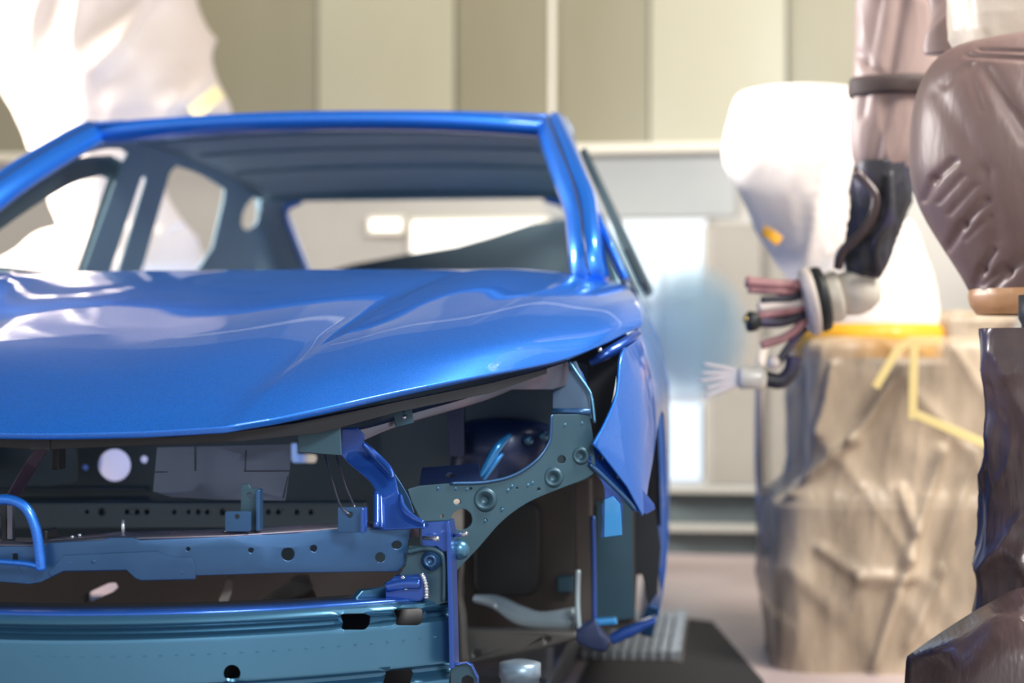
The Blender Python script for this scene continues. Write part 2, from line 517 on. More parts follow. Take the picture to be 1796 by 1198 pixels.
wp = []
for y, z in cr([(1.15, .955), (1.135, .99), (1.15, 1.05), (1.22, 1.115), (1.362, 1.215), (1.53, 1.303), (1.68, 1.372), (1.72, 1.385)], 4):
    x = side_x(y, max(z, .986)) - interp(z, [(.95, .05), (1.0, .045), (1.05, .028), (1.15, .0)])
    a = Vector((x, y, z))
    wp.append([a + Vector(v) for v in ((.022, .02, .006), (.012, -.006, .016), (-.004, -.018, .016), (-.012, -.016, .008), (-.02, -.02, .004), (-.042, -.008, -.012), (-.05, .012, -.022), (-.03, .04, -.03))])
wpo = grid_surf('windscreen_pillar', wp, M['paint'], car, closed_u=True, caps=True)
bm = bmesh.new(); bm.from_mesh(wpo.data); bmesh.ops.recalc_face_normals(bm, faces=bm.faces); bm.to_mesh(wpo.data); bm.free()
seam = tube('pillar_seam', [r_[3] + Vector((-.004, -.0005, -.001)) for r_ in wp[3:-1:3]], .003, M['navy'], car, seg=8, n=4)
mirrored(wpo); mirrored(seam)

# --- roof: header, skin, liner, rear header
def roof_z(x, y, top=True):
    zc = interp(y, [(1.66, 1.399), (1.8, 1.425), (2.0, 1.447), (2.3, 1.456), (2.7, 1.445), (3.0, 1.41), (3.12, 1.385)])
    return zc - .045 * (abs(x) / .575) ** 2.4 * .45


def roof_hw(y):
    return interp(y, [(1.6, .572), (2.2, .565), (3.1, .515)])


def header_y(x): return 1.63 + .07 * (abs(x) / .575) ** 2


rows = []
for k in range(15):
    row = []
    for j in range(25):
        u = j / 12 - 1
        v = k / 14
        x = u * .575
        y0 = header_y(x); y = y0 + (3.12 - y0) * v
        x = u * roof_hw(y)
        row.append(Vector((x, y, roof_z(x, y))))
    rows.append(row)
roof = grid_surf('roof_panel', rows, M['paint'], car)
thicken(roof, .004, off=1)
rows = []
for dz, dy in ((.0, .0), (-.008, -.004), (-.024, -.002), (-.034, .012), (-.036, .05), (-.03, .10)):
    rows.append([Vector((.575 * (j / 12 - 1), header_y(.575 * (j / 12 - 1)) + dy, roof_z(.575 * (j / 12 - 1), 1.66) + dz)) for j in range(25)])
thicken(grid_surf('roof_header', rows, M['paint'], car), .003, off=0)
rows = []
for k in range(13):
    v = k / 12
    row = []
    for j in range(21):
        u = j / 10 - 1
        y = 1.74 + (3.15 - 1.74) * v
        x = u * (roof_hw(y) - .005)
        row.append(Vector((x, y, roof_z(x, y) - .035 - .01 * math.sin(v * 3.14))))
    rows.append(row)
thicken(grid_surf('roof_liner', rows, M['cabin'], car), .004, off=0)
for yb in (2.05, 2.4, 2.75):
    sweepbox('roof_bow', [(x, yb, roof_z(x, yb) - .046) for x in frange(-.5, .5, .1)], .012, .09, M['cabin'], car)
# rear window surround
def rear_pos(u, v):   # u = x, v along the slope 0..1
    y = 3.08 + .82 * v
    z = 1.352 - .335 * v ** 1.15 - .02 * (u / .5) ** 2
    return Vector((u, y + .03 * (1 - (u / .6) ** 2), z))
ro = [(-.53, 0), (.53, 0), (.62, .5), (.70, 1.0), (-.70, 1.0), (-.62, .5)]
rh = cr([(-.40, .035), (0, .02), (.40, .035), (.46, .12), (.49, .5), (.50, .78), (.42, .83), (0, .86), (-.42, .83), (-.50, .78), (-.49, .5), (-.46, .12)], 4, closed=True)
plate('rear_window_frame', ro, [rh], 0, M['cabin'], car, t=.03, bev=.006, grid=.12, pos=rear_pos, face=Vector((0, -1, -.5)))
for sg in (-1, 1):
    tube('rear_window_flange', [rear_pos(sg * u, v) + Vector((0, -.02, 0)) for u, v in ((.40, .04), (.46, .12), (.485, .4), (.50, .78))], .012, M['paint'], car, seg=8)
# slanting stamped panel behind the seats and the boot lid
plate('rear_bulkhead_brace', [(560, 480), (620, 463), (720, 445), (800, 432), (860, 415), (930, 392), (1000, 382), (1010, 500), (560, 500)], [], 3.3, M['seal'], car, t=.01)
rows = [[Vector((u * (.70 - .02 * k), 3.9 + .4 * k / 6, 1.015 - .012 * k - .03 * u * u)) for u in [j / 8 - 1 for j in range(17)]] for k in range(7)]
thicken(grid_surf('boot_lid', rows, M['paint'], car), .01, off=0)
# cabin floor and tunnel
box('cabin_floor', (-.74, 2.0, .25), (.74, 4.1, .27), M['brown'], car, bev=.004)
# cowl below the windscreen
rows = []
for dy, dz in ((.0, -.018), (.03, -.03), (.10, -.02), (.13, .01)):
    rows.append([Vector((.73 * u, 1.085 + .19 * abs(u) ** 2.2 + dy, .99 - .02 * u * u + dz)) for u in [j / 12 - 1 for j in range(25)]])
thicken(grid_surf('cowl', rows, M['frame2'], car), .004, off=0)


# ------------------------------------------------------------------ front end
def bow(x, y0=-.05, k=.25): return y0 + k * (x / .564) ** 2


def on_bow(px, py, y0=-.05, k=.25):
    y = 0.1
    for _ in range(12):
        p = W(px, py, y); y = .5 * y + .5 * bow(p.x, y0, k)
    return W(px, py, y)


# --- bumper beam: rolled profile, real slots
bp = [(.25, .03), (.285, 0), (.344, 0), (.349, .003), (.353, .012), (.358, .026), (.363, .026), (.367, .010), (.371, .001), (.375, 0), (.428, 0), (.4335, .001), (.437, .008), (.4395, .022), (.446, .026), (.4495, .012), (.453, .003), (.457, 0), (.462, .003), (.466, .014)]


def beam_pos(u, v): return Vector((u, bow(u) + interp(v, bp), v))


def to_beam(px, py):
    p = on_bow(px, py); return (p.x, p.z)


def bslot(x0, y0, x1, y1, r):
    c = rrect(x0, y0, x1, y1, r)
    return [to_beam(*p) for p in c]


bhol = [bslot(595, 1076, 645, 1105, 9), bslot(690, 1066, 740, 1097, 9), bslot(670, 1179, 719, 1208, 9), [to_beam(*p) for p in circ(407, 1181, 15)]]
bhol += [[to_beam(*p) for p in circ(150, 1215, 9)]]
beam = plate('bumper_beam', [(x, .25) for x in frange(0, .562, .015)] + [(.562, b[0]) for b in bp[1:-1]] + [(x, .466) for x in frange(0, .562, .015)[::-1]] + [(0, b[0]) for b in bp[1:-1][::-1]], bhol, 0, M['beam'], car,
             t=.004, bev=.001, pos=beam_pos, mirror='join', xs=frange(0, .562, .015)[1:-1], ys=[b[0] for b in bp[1:-1]], gap=.0018)
rows = []
for dy, dz in ((.014, 0), (.020, .0025), (.035, .003), (.075, .002), (.078, -.01)):
    rows.append([Vector((x, bow(x) + dy, .466 + dz)) for x in frange(-.561, .561, .04)])
tf = grid_surf('beam_top_flange', rows, M['beamtop'], beam); thicken(tf, .003, off=0)
rows = []
for dz in (.25, .47):
    rows.append([Vector((x, bow(x) + .10, dz)) for x in frange(-.555, .555, .05)])
thicken(grid_surf('beam_back_wall', rows, M['dark'], beam), .004, off=0)
# stitched weld along the beam, weld dots on the flange
for k in range(26):
    x = .03 + k * .0205
    box('weld_dash', (x - .004, bow(x) - .0007, .4105), (x + .004, bow(x) + .003, .4125), M['beam'], beam, bev=.0005)
for px in (45, 168, 172, 288, 293, 345, 505, 510, 585, 600, 748):
    p = on_bow(px, 1095 - px * .06)
    lathe('weld_dot', (p.x, bow(p.x) + .03, .4685), (0, 0, 1), [(.004, -.002), (.0035, .0012), (.0012, .002)], M['zinc'], beam, seg=8)

# --- upper tie bar
def tb(px, py=0): return bow(on_bow(px, py, .02, .22).x, .02, .22)


tie_out = [(-640, 926), (-500, 929), (-300, 941), (-130, 945), (-10, 958), (52, 958), (78, 956), (87, 952), (180, 947), (192, 943), (235, 943), (246, 947), (400, 941), (593, 929), (721, 926), (716, 950), (711, 990), (697, 1003), (660, 1003), (500, 1005), (344, 1010), (342, 1017), (248, 1019), (238, 1016), (222, 1001), (111, 1003), (70, 1022), (52, 1025), (0, 1021), (-20, 1018), (-60, 1003), (-400, 1006), (-640, 1003)]
th = [circ(440, 965, 4.5, 12), circ(505, 972, 11.5), circ(550, 962, 6, 14), circ(330, 963, 3.5, 10), circ(667, 978, 8.5, 14), circ(696, 956, 9, 14, 7), rrect(21, 971, 31, 986, 4)]
tie = plate('radiator_tie_bar', tie_out, th, tb, M['frame'], car, t=.004, bev=.0012, grid=32)
ov = [(84, 1004), (112, 974), (200, 970), (275, 967), (300, 977), (337, 979), (343, 992), (343, 1016), (250, 1018), (238, 1014), (222, 1000), (111, 1002), (90, 1012)]
plate('reinforcement_plate', ov, [], lambda a, b: tb(a, b) - .003, M['frame'], tie, t=.003, bev=.001, grid=32)
# top face and rear wall of the bar
rows = []
for py, dy, dz in ((0, 0, 0), (0, .02, .003), (0, .06, .004), (0, .064, -.02)):
    row = []
    for px in range(-620, 722, 20):
        p = on_bow(px, interp(px, [(-620, 926), (-480, 930), (-300, 941), (-130, 945), (-10, 957), (52, 958), (180, 947), (400, 941), (593, 929), (721, 926)]), .02, .22)
        row.append(p + Vector((0, .003 + dy, dz)))
    rows.append(row)
tt = grid_surf('bar_top', rows, M['rail'], tie); thicken(tt, .003, off=0)
for px, py in ((127, 941), (140, 938), (189, 945), (194, 943), (237, 939), (246, 938), (302, 936), (332, 938), (372, 937), (396, 932)):
    p = on_bow(px, py, .05, .22)
    lathe('weld_dot', p, (0, -.4, 1), [(.003, -.004), (.0026, .001), (.0008, .002)], M['zinc'], tie, seg=8)
p = on_bow(216, 943, .05, .22)
tube('locating_pin', [p, p + Vector((0, 0, .026))], .0028, M['zinc'], tie, seg=8, n=2)
for px, py, r in ((163, 985, 4), (122, 988, 3), (266, 979, 3), (317, 1004, 4), (299, 992, 3), (210, 980, 2.5)):
    p = on_bow(px, py, .017, .22)
    lathe('spot_weld', p + Vector((0, .001, 0)), (0, -1, 0), [(r * .0008, -.003), (r * .0008, .0008), (r * .0003, .0002)], M['frame'], tie, seg=10)

# hood latch hoop, and the post behind it
hoop = [W(-62, 1000, .0), W(-64, 935, .0), W(-40, 892, .0), W(5, 876, .0), W(42, 888, .0), W(62, 925, .0), W(70, 975, .0), W(72, 1000, .0)]
tube('latch_hoop', hoop, .0075, M['paint'], car, seg=12, n=6)
tube('latch_hoop_foot', [W(74, 996, .0), W(40, 988, -.002), W(-64, 981, -.002)], .004, M['paint'], car, seg=10)
plate('latch_plate', [(-30, 880), (25, 880), (25, 957), (-30, 957)], [rrect(-5, 905, 2, 945, 3), rrect(11, 910, 17, 945, 2)], .06, M['dark'], car, t=.004)
box('latch_edge', W(17, 945, .06), W(22, 885, .052), M['rail'], car, bev=.001)
box('latch_block', W(75, 957, .07), W(102, 925, .11), M['dark'], car, bev=.003)
# hood stay and dark stop behind the lip
sweepbox('hood_stay', [W(20, 875, .12), W(55, 815, .10), W(95, 752, .10)], .018, .006, mat('dark_purple_steel', (.035, .025, .05), .4, .4), car, wdir=(1, 0, .5))
box('hood_stop', W(90, 824, .16), W(116, 752, .19), M['dark'], car, bev=.002)

# brackets on the bar
b1 = plate('bracket', [(422, 850), (436, 848), (440, 856), (452, 856), (452, 930), (422, 930)], [circ(437, 869, 4, 10)], .10, M['apron'], car, t=.003)
sweepbox('bracket_flange', [W(455, 858, .09), W(455, 930, .09)], .006, .02, M['frame'], b1, wdir=(1, 0, 0))
plate('bracket_tab', rrect(395, 897, 440, 932, 4), [circ(416, 906, 4.5, 12)], .07, M['frame'], b1, t=.003)
b2 = plate('bracket', [(592, 890), (636, 889), (638, 934), (592, 934)], [circ(613, 903, 5, 12)], .10, M['frame'], car, t=.003)
sweepbox('bracket_flange', [W(638, 890, .095), W(638, 934, .095)], .005, .025, M['frame2'], b2, wdir=(1, 0, 0))
tube('hook_wire', [W(570, 798, .30), W(583, 845, .2), W(596, 885, .11), W(608, 899, .095), W(615, 903, .10)], .0016, M['rail'], car, seg=8)
tube('hook_wire', [W(590, 800, .30), W(605, 850, .2), W(622, 890, .12)], .0016, M['rail'], car, seg=8)

# hood-side striker plate and upright column (S shaped stamping)
plate('stop_plate', [(521, 741), (596, 737), (599, 799), (523, 793)], [], .16, M['apron'], car, t=.006, mirror='copy')
colm = [(600, 752), (627, 750), (640, 765)] + cr([(638, 776), (650, 790), (665, 805), (690, 828), (699, 861)], 3) + [(705, 885), (712, 897)] + cr([(716, 902), (730, 911), (745, 915)], 3) + [(745, 925), (668, 929), (659, 924), (659, 862)] + cr([(650, 845), (637, 833), (615, 815), (597, 799)], 3)
uc = plate('upright_column', colm, [], lambda a, b: interp(b, [(750, .24), (800, .25), (860, .20), (925, .16)]), M['frame2'], car, t=.004, bev=.002, grid=14, mirror=None)
tube('column_bead', [W(637, 778, .232), W(650, 791, .233), W(665, 806, .23), W(682, 824, .216), W(689, 838, .204)], [.004, .006, .0065, .006, .003], M['frame2'], uc, seg=10)
tube('column_bead', [W(702, 868, .185), W(706, 888, .17), W(720, 905, .16), W(743, 917, .152)], [.003, .005, .0055, .003], M['frame2'], uc, seg=10)
tube('column_flange', [W(660, 864, .185), W(660, 925, .15)], .005, M['frame2'], uc, seg=8)
tube('column_flange', [W(667, 866, .187), W(669, 926, .153)], .003, M['frame2'], uc, seg=8)
cf = cr([(641, 776), (668, 800), (695, 835), (715, 868), (727, 900)], 4)
plate('column_back_flange', cf + [(715, 900), (703, 880), (699, 858), (690, 830), (660, 800)], [], .27, M['frame'], uc, t=.003, grid=20)
mirror_tree(uc)
# shelf joining column and end plate
plate('end_gusset', [(735, 916), (742, 914), (789, 912), (791, 930), (788, 1055), (770, 1060), (700, 1060), (700, 1010), (712, 992), (718, 955), (735, 955)], [rrect(716, 922, 737, 958, 4)], .185, M['apron'], car, t=.004, mirror='copy', grid=25)
eg = plate('gusset_face', [(737, 917), (790, 913), (790, 965), (778, 968), (765, 958), (741, 962)], [], .178, M['frame2'], car, t=.003, mirror=None)
rib = [W(715, 968, .178), W(745, 962, .178), W(768, 967, .178), W(779, 985, .178), W(779, 1055, .18)]
tube('gusset_rib', rib, .0045, M['apron'], eg, seg=8)
lathe('bolt_head', W(756, 983, .178), (0, -1, 0), [(.015, -.004), (.015, .002), (.011, .003), (.010, .009), (.006, .010), (.005, .005)], M['frame'], eg, seg=18)
tube('threaded_stud', [W(744, 943, .17), W(767, 945, .12)], .0035, M['zinc'], eg, seg=8, n=2)
sweepbox('end_plate', [W(788, 912, .19), W(791, 930, .19), W(793, 1000, .19), W(797, 1168, .19)], .007, .05, M['frame2'], car, wdir=(1, 0, 0))
tube('threaded_stud', [W(793, 940, .2), W(818, 936, .16)], .0035, M['zinc'], eg, seg=8, n=2)
lathe('dome_nut', W(806, 964, .22), (0.6, -1, 0), [(.016, -.01), (.015, .004), (.011, .010), (.004, .013)], M['beam'], eg, seg=16)
# crush box on top of the beam
cb = plate('crush_box', [(677, 1022), (690, 1012), (740, 1008), (747, 1016), (746, 1050), (735, 1056), (675, 1052)], [], .165, M['frame2'], car, t=.05, bev=.008, mirror=None)
tube('weld_bead', [W(739, 1006, .16), W(745, 1018, .16), W(748, 1034, .16), W(748, 1050, .16)], .0035, M['zinc'], cb, seg=8, disp=lambda q, t, a: .0012 * math.sin(t * 60))
tube('weld_bead', [W(705, 1012, .163), W(711, 1020, .16), W(712, 1034, .16)], .003, M['zinc'], cb, seg=8, disp=lambda q, t, a: .001 * math.sin(t * 40))
tube('crush_tube', [W(678, 1030, .162), W(708, 1024, .16), W(737, 1024, .16)], .008, M['frame2'], cb, seg=12)
plate('beam_wedge', [(617, 1056), (634, 1036), (736, 1023), (738, 1050)], [], lambda a, b: bow(on_bow(a, b).x) + .06, M['beam'], car, t=.015, bev=.003)
# lower tow bracket
tw = plate('tow_bracket', [(790, 1166), (820, 1162), (826, 1165), (838, 1187), (838, 1260), (790, 1260)], [circ(820, 1196, 11)], .20, M['apron'], car, t=.005, mirror=None)
sweepbox('bracket_edge', [W(791, 1166, .198), W(820, 1162, .198), W(827, 1166, .198), W(838, 1188, .198), W(838, 1240, .198)], .012, .002, M['frame2'], tw, wdir=(0, 1, 0))
for o_ in (eg, cb, tw): mirror_tree(o_)

# --- upper rail behind the lamp opening
rail_o = cr([(600, 748), (627, 752), (682, 738), (725, 722), (815, 697), (878, 671), (957, 645)], 3) + [(1000, 632), (1000, 676), (971, 684)] + cr([(900, 684), (855, 702), (807, 717), (730, 739), (685, 754), (638, 774)], 3) + [(625, 775)]
ur = plate('lamp_support_rail', rail_o, [], lambda a, b: interp(a, [(600, .24), (730, .32), (850, .44), (1000, .60)]), M['rail'], car, t=.02, bev=.003, grid=30, mirror=None)
plate('rail_clip', [(687, 716), (700, 708), (705, 722), (709, 722), (709, 706), (719, 704), (726, 742), (694, 750)], [], .285, M['apron'], ur, t=.004)
lathe('clip_weld', W(709, 732, .28), (0, -1, 0), [(.004, -.003), (.003, .001), (.001, .0015)], M['zinc'], ur, seg=8)
mirror_tree(ur)
# inner hood rim, dark
plate('hood_inner_frame', [(52, 770), (300, 766), (410, 757), (520, 742), (700, 704), (860, 672), (960, 646), (960, 655), (860, 690), (700, 722), (560, 760), (420, 775), (52, 790)], [],
      lambda a, b: interp(a, [(52, .03), (410, .06), (520, .10), (700, .22), (850, .37), (980, .55)]), M['dark'], car, t=.01, mirror='join')

# --- apron panel with bosses and holes
ap_o = [(968, 727), (1034, 727), (1041, 770), (1044, 815)] + cr([(1040, 832), (1022, 842), (980, 858), (925, 882), (880, 915), (840, 960), (800, 1002)], 4) + [(772, 1035), (760, 1035), (742, 920), (722, 880), (715, 858)] + \
    cr([(735, 852), (790, 848), (850, 846), (900, 834), (940, 808), (962, 778), (966, 755)], 4)
ap_h = [circ(810, 911, 18.5, 24), circ(802, 880, 6.5, 14, 5), circ(985, 806, 7.5, 14), circ(850, 876, 7, 14), circ(970, 837, 6, 14), circ(945, 858, 3, 10), circ(880, 893, 3, 10), circ(852, 913, 3, 10), circ(775, 905, 3, 10), circ(907, 856, 2, 8), circ(826, 843 + 14, 2.5, 8)]


def apd(a, b): return interp(a, [(720, .42), (900, .50), (1045, .58)])


ap = plate('fender_apron', ap_o, ap_h, apd, M['apron'], car, t=.006, bev=.002, grid=26, mirror=None)
for px, py, r in ((850, 876, 20), (970, 837, 17), (1018, 799, 15)):
    k = r / 1000
    lathe('boss', W(px, py, apd(px, py)), (.12, -1, 0), [(k * 1.05, .0003), (k * 1.0, .003), (k * .85, .007), (k * .62, .0075), (k * .5, .004), (k * .36, .004), (k * .33, -.004)], M['apron'], ap, seg=28)
for px, py in ((767, 857), (798, 857), (890, 860), (897, 853), (925, 851), (933, 847), (880, 894), (850, 914), (818, 858), (990, 745), (1020, 742)):
    lathe('spot_weld', W(px, py, apd(px, py)), (0, -1, 0), [(.0032, -.003), (.0032, .001), (.001, .0004)], M['beam'], ap, seg=10)
tube('apron_lip', [W(px, py, apd(px, py) - .002) for px, py in ((967, 728), (966, 755), (962, 778), (940, 808), (900, 834), (850, 846), (790, 848))], .003, M['frame'], ap, seg=8)
mirror_tree(ap)
# head of the apron: bent upper column
hc = plate('apron_head', [(969, 655), (975, 640), (1010, 632), (1034, 690), (1038, 735), (968, 732)], [], lambda a, b: .60 - (b - 640) * .0002, M['navyhead'], car, t=.006, bev=.002, grid=20, mirror=None)
tube('bent_edge', [W(969, 722, .57), W(1036, 722, .57)], .006, M['frame'], hc, seg=8, n=3)
tube('edge_flange', [W(998, 634, .59), W(1012, 655, .585), (W(1031, 682, .58)), W(1038, 700, .575), W(1043, 742, .57)], .0028, M['beam'], hc, seg=8)
plate('side_gusset', [(1012, 640), (1022, 655), (1032, 680), (1018, 668)], [], .60, M['frame2'], hc, t=.004)
mirror_tree(hc)
# lamp pocket wall behind fender edge
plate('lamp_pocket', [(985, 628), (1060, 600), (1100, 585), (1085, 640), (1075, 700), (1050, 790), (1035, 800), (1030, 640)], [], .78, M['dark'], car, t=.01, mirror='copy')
tube('lamp_pocket_rim', [W(1035, 637, .70), W(1065, 620, .70), W(1098, 600, .74), W(1120, 583, .80)], [.006, .010, .010, .006], M['frame2'], car, seg=10)
lathe('rim_clip', W(1052, 614, .66), (0, -1, .3), [(.005, -.004), (.004, .003), (.001, .004)], M['zinc'], car, seg=10)

# --- fender flange and bracket
def flange_d(a, b): return .575 + (a - 1045) * .0014 + .012
ff = plate('fender_flange', [(1032, 806), (1044, 783), (1060, 790), (1110, 836), (1148, 884), (1150, 893), (1135, 902), (1112, 896), (1098, 880), (1060, 842), (1036, 822)],
           [rrect(1050, 799, 1058, 807, 1), rrect(1083, 832, 1091, 839, 1), rrect(1106, 856, 1113, 863, 1)], lambda a, b: flange_d(a, b) - .0, M['frame2'], car, t=.004, bev=.0015, grid=20, mirror=None)
plate('fender_bracket', cr([(1026, 812), (1040, 826), (1056, 846), (1061, 870), (1056, 888), (1057, 915)], 4) + [(1054, 943), (1091, 939), (1092, 884), (1085, 872), (1098, 882), (1060, 843), (1034, 822)], [], lambda a, b: flange_d(1060, b) - .002, M['frame2'], ff, t=.003, grid=16)
plate('bracket_face', [(1060, 876), (1075, 870), (1088, 884), (1091, 939), (1059, 943)], [], lambda a, b: flange_d(1060, b) - .012, M['cyan'], ff, t=.003, grid=14)
tube('flange_bead', [W(1034, 814, .57), W(1060, 838, .58), W(1098, 876, .60), W(1112, 893, .61)], .004, M['frame'], ff, seg=8)
mirror_tree(ff)
# fender edge return (folded lip along the lamp opening)
tube('fender_fold', [Vector((side_x(y, z) - .001, y - .002, z)) for y, z in ((.545, .677), (.575, .715), (.605, .760), (.640, .818), (.67, .838))], .003, M['paint'], car, seg=8)

# --- strut tower and inner bay, seen through the lamp opening
st = lathe('strut_tower', (.56, .84, .60), (0, 0, 1), [(.10, 0), (.095, .08), (.085, .10), (.06, .108), (.05, .11), (.03, .109), (.025, .1)], M['navy'], car, seg=32)
mirrored(st)
fold = plate('tower_brace', [(838, 846), (842, 830), (870, 785), (893, 762), (940, 745), (962, 748), (962, 775), (935, 810), (890, 835), (850, 846)], [circ(893, 797, 5, 10)], lambda a, b: .72 + (a - 838) * .0006, M['navy'], car, t=.006, grid=18, mirror=None)
tube('brace_highlight', [W(842, 836, .70), W(858, 810, .705), W(875, 782, .71), W(895, 763, .73)], [.004, .008, .008, .005], M['cyan'], fold, seg=10)  # cyan here paints the highlights along the brace
tube('brace_highlight', [W(848, 842, .70), W(866, 815, .705), W(882, 795, .71)], [.003, .005, .003], M['cyan'], fold, seg=10)
for px, py in ((926, 772), (953, 764)):
    lathe('brace_bolt', W(px, py, .75), (0, -1, .2), [(.009, -.01), (.009, .004), (.005, .008), (.001, .009)], M['beam'], fold, seg=12)
mirror_tree(fold)
sweepbox('bay_pillar', [W(800, 700, .75), W(802, 800, .75)], .03, .02, M['navy'], car, wdir=(1, 0, 0))
plate('bay_shelf', [(740, 820), (840, 812), (845, 850), (735, 852)], [circ(790, 833, 8, 14, 4)], lambda a, b: .62 - (b - 812) * .0025, M['navy'], car, t=.004, mirror='copy')
tube('shelf_rim', [W(770, 834, .60), W(792, 826, .60), W(812, 832, .60), W(818, 840, .60)], .003, M['beam'], car, seg=8)
plate('bay_side_wall', [(668, 776), (668, 640), (730, 600), (905, 580), (1000, 590), (1040, 620), (1030, 840), (968, 860), (720, 860), (668, 850)], [], .95, M['inner'], car, t=.01, mirror='copy')

# --- firewall
fw_o = [(-900, 530), (800, 530), (1000, 545), (1000, 760), (760, 760), (760, 990), (690, 1000), (-900, 1000)]
fw_h = [circ(200, 816, 28.5, 28), circ(252, 806, 6.5, 14), circ(149, 820, 5, 12), [(510, 778), (521, 778), (521, 797), (552, 797), (556, 803), (552, 812), (514, 812), (510, 808)], circ(-20, 800, 26, 24), rrect(118, 828, 127, 845, 4)]
fwl = plate('firewall', fw_o, fw_h, 1.12, M['inner'], car, t=.008, bev=.002, grid=80)
for py, r in ((858, .006), (882, .012)):
    tube('firewall_bead', [W(px, py + .00006 * (px - 200) ** 2, 1.115) for px in range(-400, 261, 110)], r, M['inner'], fwl, seg=8)
cm = plate('cross_member', [(-900, 884), (640, 880), (640, 925), (-900, 930)], [circ(x, 898, r, 12) for x, r in ((152, 3), (178, 6), (222, 4), (240, 4), (257, 4), (305, 3.5), (330, 3), (347, 4), (363, 3.5), (390, 5), (470, 4), (488, 4), (520, 4), (545, 4))], .80, M['inner'], car, t=.03, bev=.004, grid=60)
# hanging protective sheet in the bay
hs = plate('protective_sheet', [(275, 784), (370, 782), (510, 779), (508, 820), (500, 878), (400, 877), (300, 872), (268, 862)], [], lambda a, b: .55 + .007 * math.sin(a * .03), M['sheet'], car, t=.002, grid=16)
for pts in (((342, 782), (342, 826)), ((272, 828), (508, 826)), ((432, 780), (430, 826)), ((505, 835), (496, 874))):
    tube('sheet_crease', [W(a, b, .548 + .007 * math.sin(a * .03)) for a, b in pts], .0008, M['dark'], hs, seg=6, n=10)
# lower structure behind the beam
lo = [(-700, 1000), (700, 1000), (790, 990), (790, 1230), (-700, 1230)]
lh = [[(146, 1049), (150, 1042), (190, 1023), (203, 1022), (207, 1030), (198, 1038), (156, 1056), (148, 1055)], [(378, 1075), (384, 1050), (398, 1012), (410, 1012), (406, 1040), (392, 1075)], [(436, 1078), (470, 1045), (520, 1008), (541, 1008), (555, 1050), (570, 1078)]]
plate('lower_cross_panel', lo, lh, .85, M['brown'], car, t=.006, grid=80)

# --- wheelhouse
wh = plate('wheelhouse_wall', [(812, 850), (1045, 790), (1112, 840), (1114, 1098), (1010, 1112), (812, 1168)], [], 1.30, M['brown'], car, t=.01, grid=60, mirror=None)
plate('wheelhouse_shade_plate', rrect(832, 880, 946, 1046, 26), [], 1.27, M['recess_shade'], wh, t=.012, bev=.006, grid=40)  # raised plate; its dark colour paints the shade of a hollow
box('wheelhouse_bracket', W(976, 1040, 1.25), W(1008, 1008, 1.29), M['apron'], wh, bev=.004)
tube('wheelhouse_flange', [W(835, 1050, 1.2), W(870, 1056, 1.18), W(910, 1075, 1.15), (W(950, 1086, 1.12)), W(1012, 1078, 1.1)], [.012, .02, .022, .022, .022], M['tealpipe'], wh, seg=14, squash=.7)
tube('wheelhouse_flange', [W(870, 1062, 1.14), W(920, 1088, 1.12), W(1010, 1092, 1.08)], [.008, .013, .014], M['tealpipe'], wh, seg=14)
plate('lower_rail', [(800, 1112), (812, 1103), (1012, 1108), (1012, 1122), (950, 1140), (815, 1166), (798, 1168)], [circ(836, 1146, 5, 12), circ(960, 1121, 4.5, 12)], 1.0, M['taupe'], wh, t=.03, bev=.005, grid=30)
tube('rail_flange', [W(808, 985, .95), W(803, 1040, .95), W(808, 1080, .95), W(812, 1165, .95)], [.008, .010, .012, .013], M['taupe'], wh, seg=10)
sweepbox('hinge_post', [W(1022, 835, 1.05), W(1024, 960, 1.05), W(1026, 1112, 1.05)], .036, .04, M['brown'], wh, wdir=(1, 0, 0), bev=.006)
tube('post_flange', [W(1040, 905, 1.03), W(1042, 1000, 1.03), W(1043, 1098, 1.03)], .0045, M['frame2'], wh, seg=8)
tube('post_seal', [W(1014, 1000, 1.02), W(1013, 1060, 1.02), W(1016, 1105, 1.02)], .005, M['tealpipe'], wh, seg=8)
plate('inner_arch_panel', [(1046, 880), (1108, 880), (1112, 1085), (1046, 1092)], [], 1.27, M['apron'], wh, t=.008)
tube('arch_pipe', [W(1045, 1008, 1.3), W(1060, 1010, 1.3), W(1073, 1014, 1.3)], [.007, .009, .006], M['tealpipe'], wh, seg=10)
plate('sill_foot', [(1006, 1112), (1022, 1096), (1043, 1086), (1056, 1110), (1071, 1128), (1062, 1146), (1040, 1142), (1012, 1130)], [], 1.0, M['navy'], wh, t=.04, bev=.006, grid=25)
plate('sill_end', [(1040, 1086), (1080, 1084), (1084, 1096), (1044, 1098)], [], 1.02, M['cyan'], wh, t=.03, bev=.004)
plate('sill_end_plate', [(1064, 1118), (1090, 1104), (1112, 1096), (1150, 1082), (1152, 1094), (1108, 1118), (1075, 1132)], [], 1.2, M['frame2'], wh, t=.04, bev=.005, grid=30)
mirror_tree(wh)
fl = plate('arch_dark_plate', [(1098, 878), (1150, 893), (1159, 960), (1153, 1040), (1136, 1066), (1131, 1030), (1126, 1008), (1117, 1008), (1113, 1092), (1098, 1092)], [], 1.36, M['dark'], car, t=.006, grid=30, mirror='copy')  # dark plate added so the open arch area reads black
# arch liner (half barrel between apron and fender)
rows = []
for a in range(104, 8, -8):
    t = math.radians(a)
    rows.append([Vector((x, 1.02 + .375 * math.cos(t), .36 + .375 * math.sin(t))) for x in (.70, .76, .80, .83)])
al = grid_surf('arch_liner', rows, M['dark'], car); thicken(al, .003, off=0); mirrored(al)


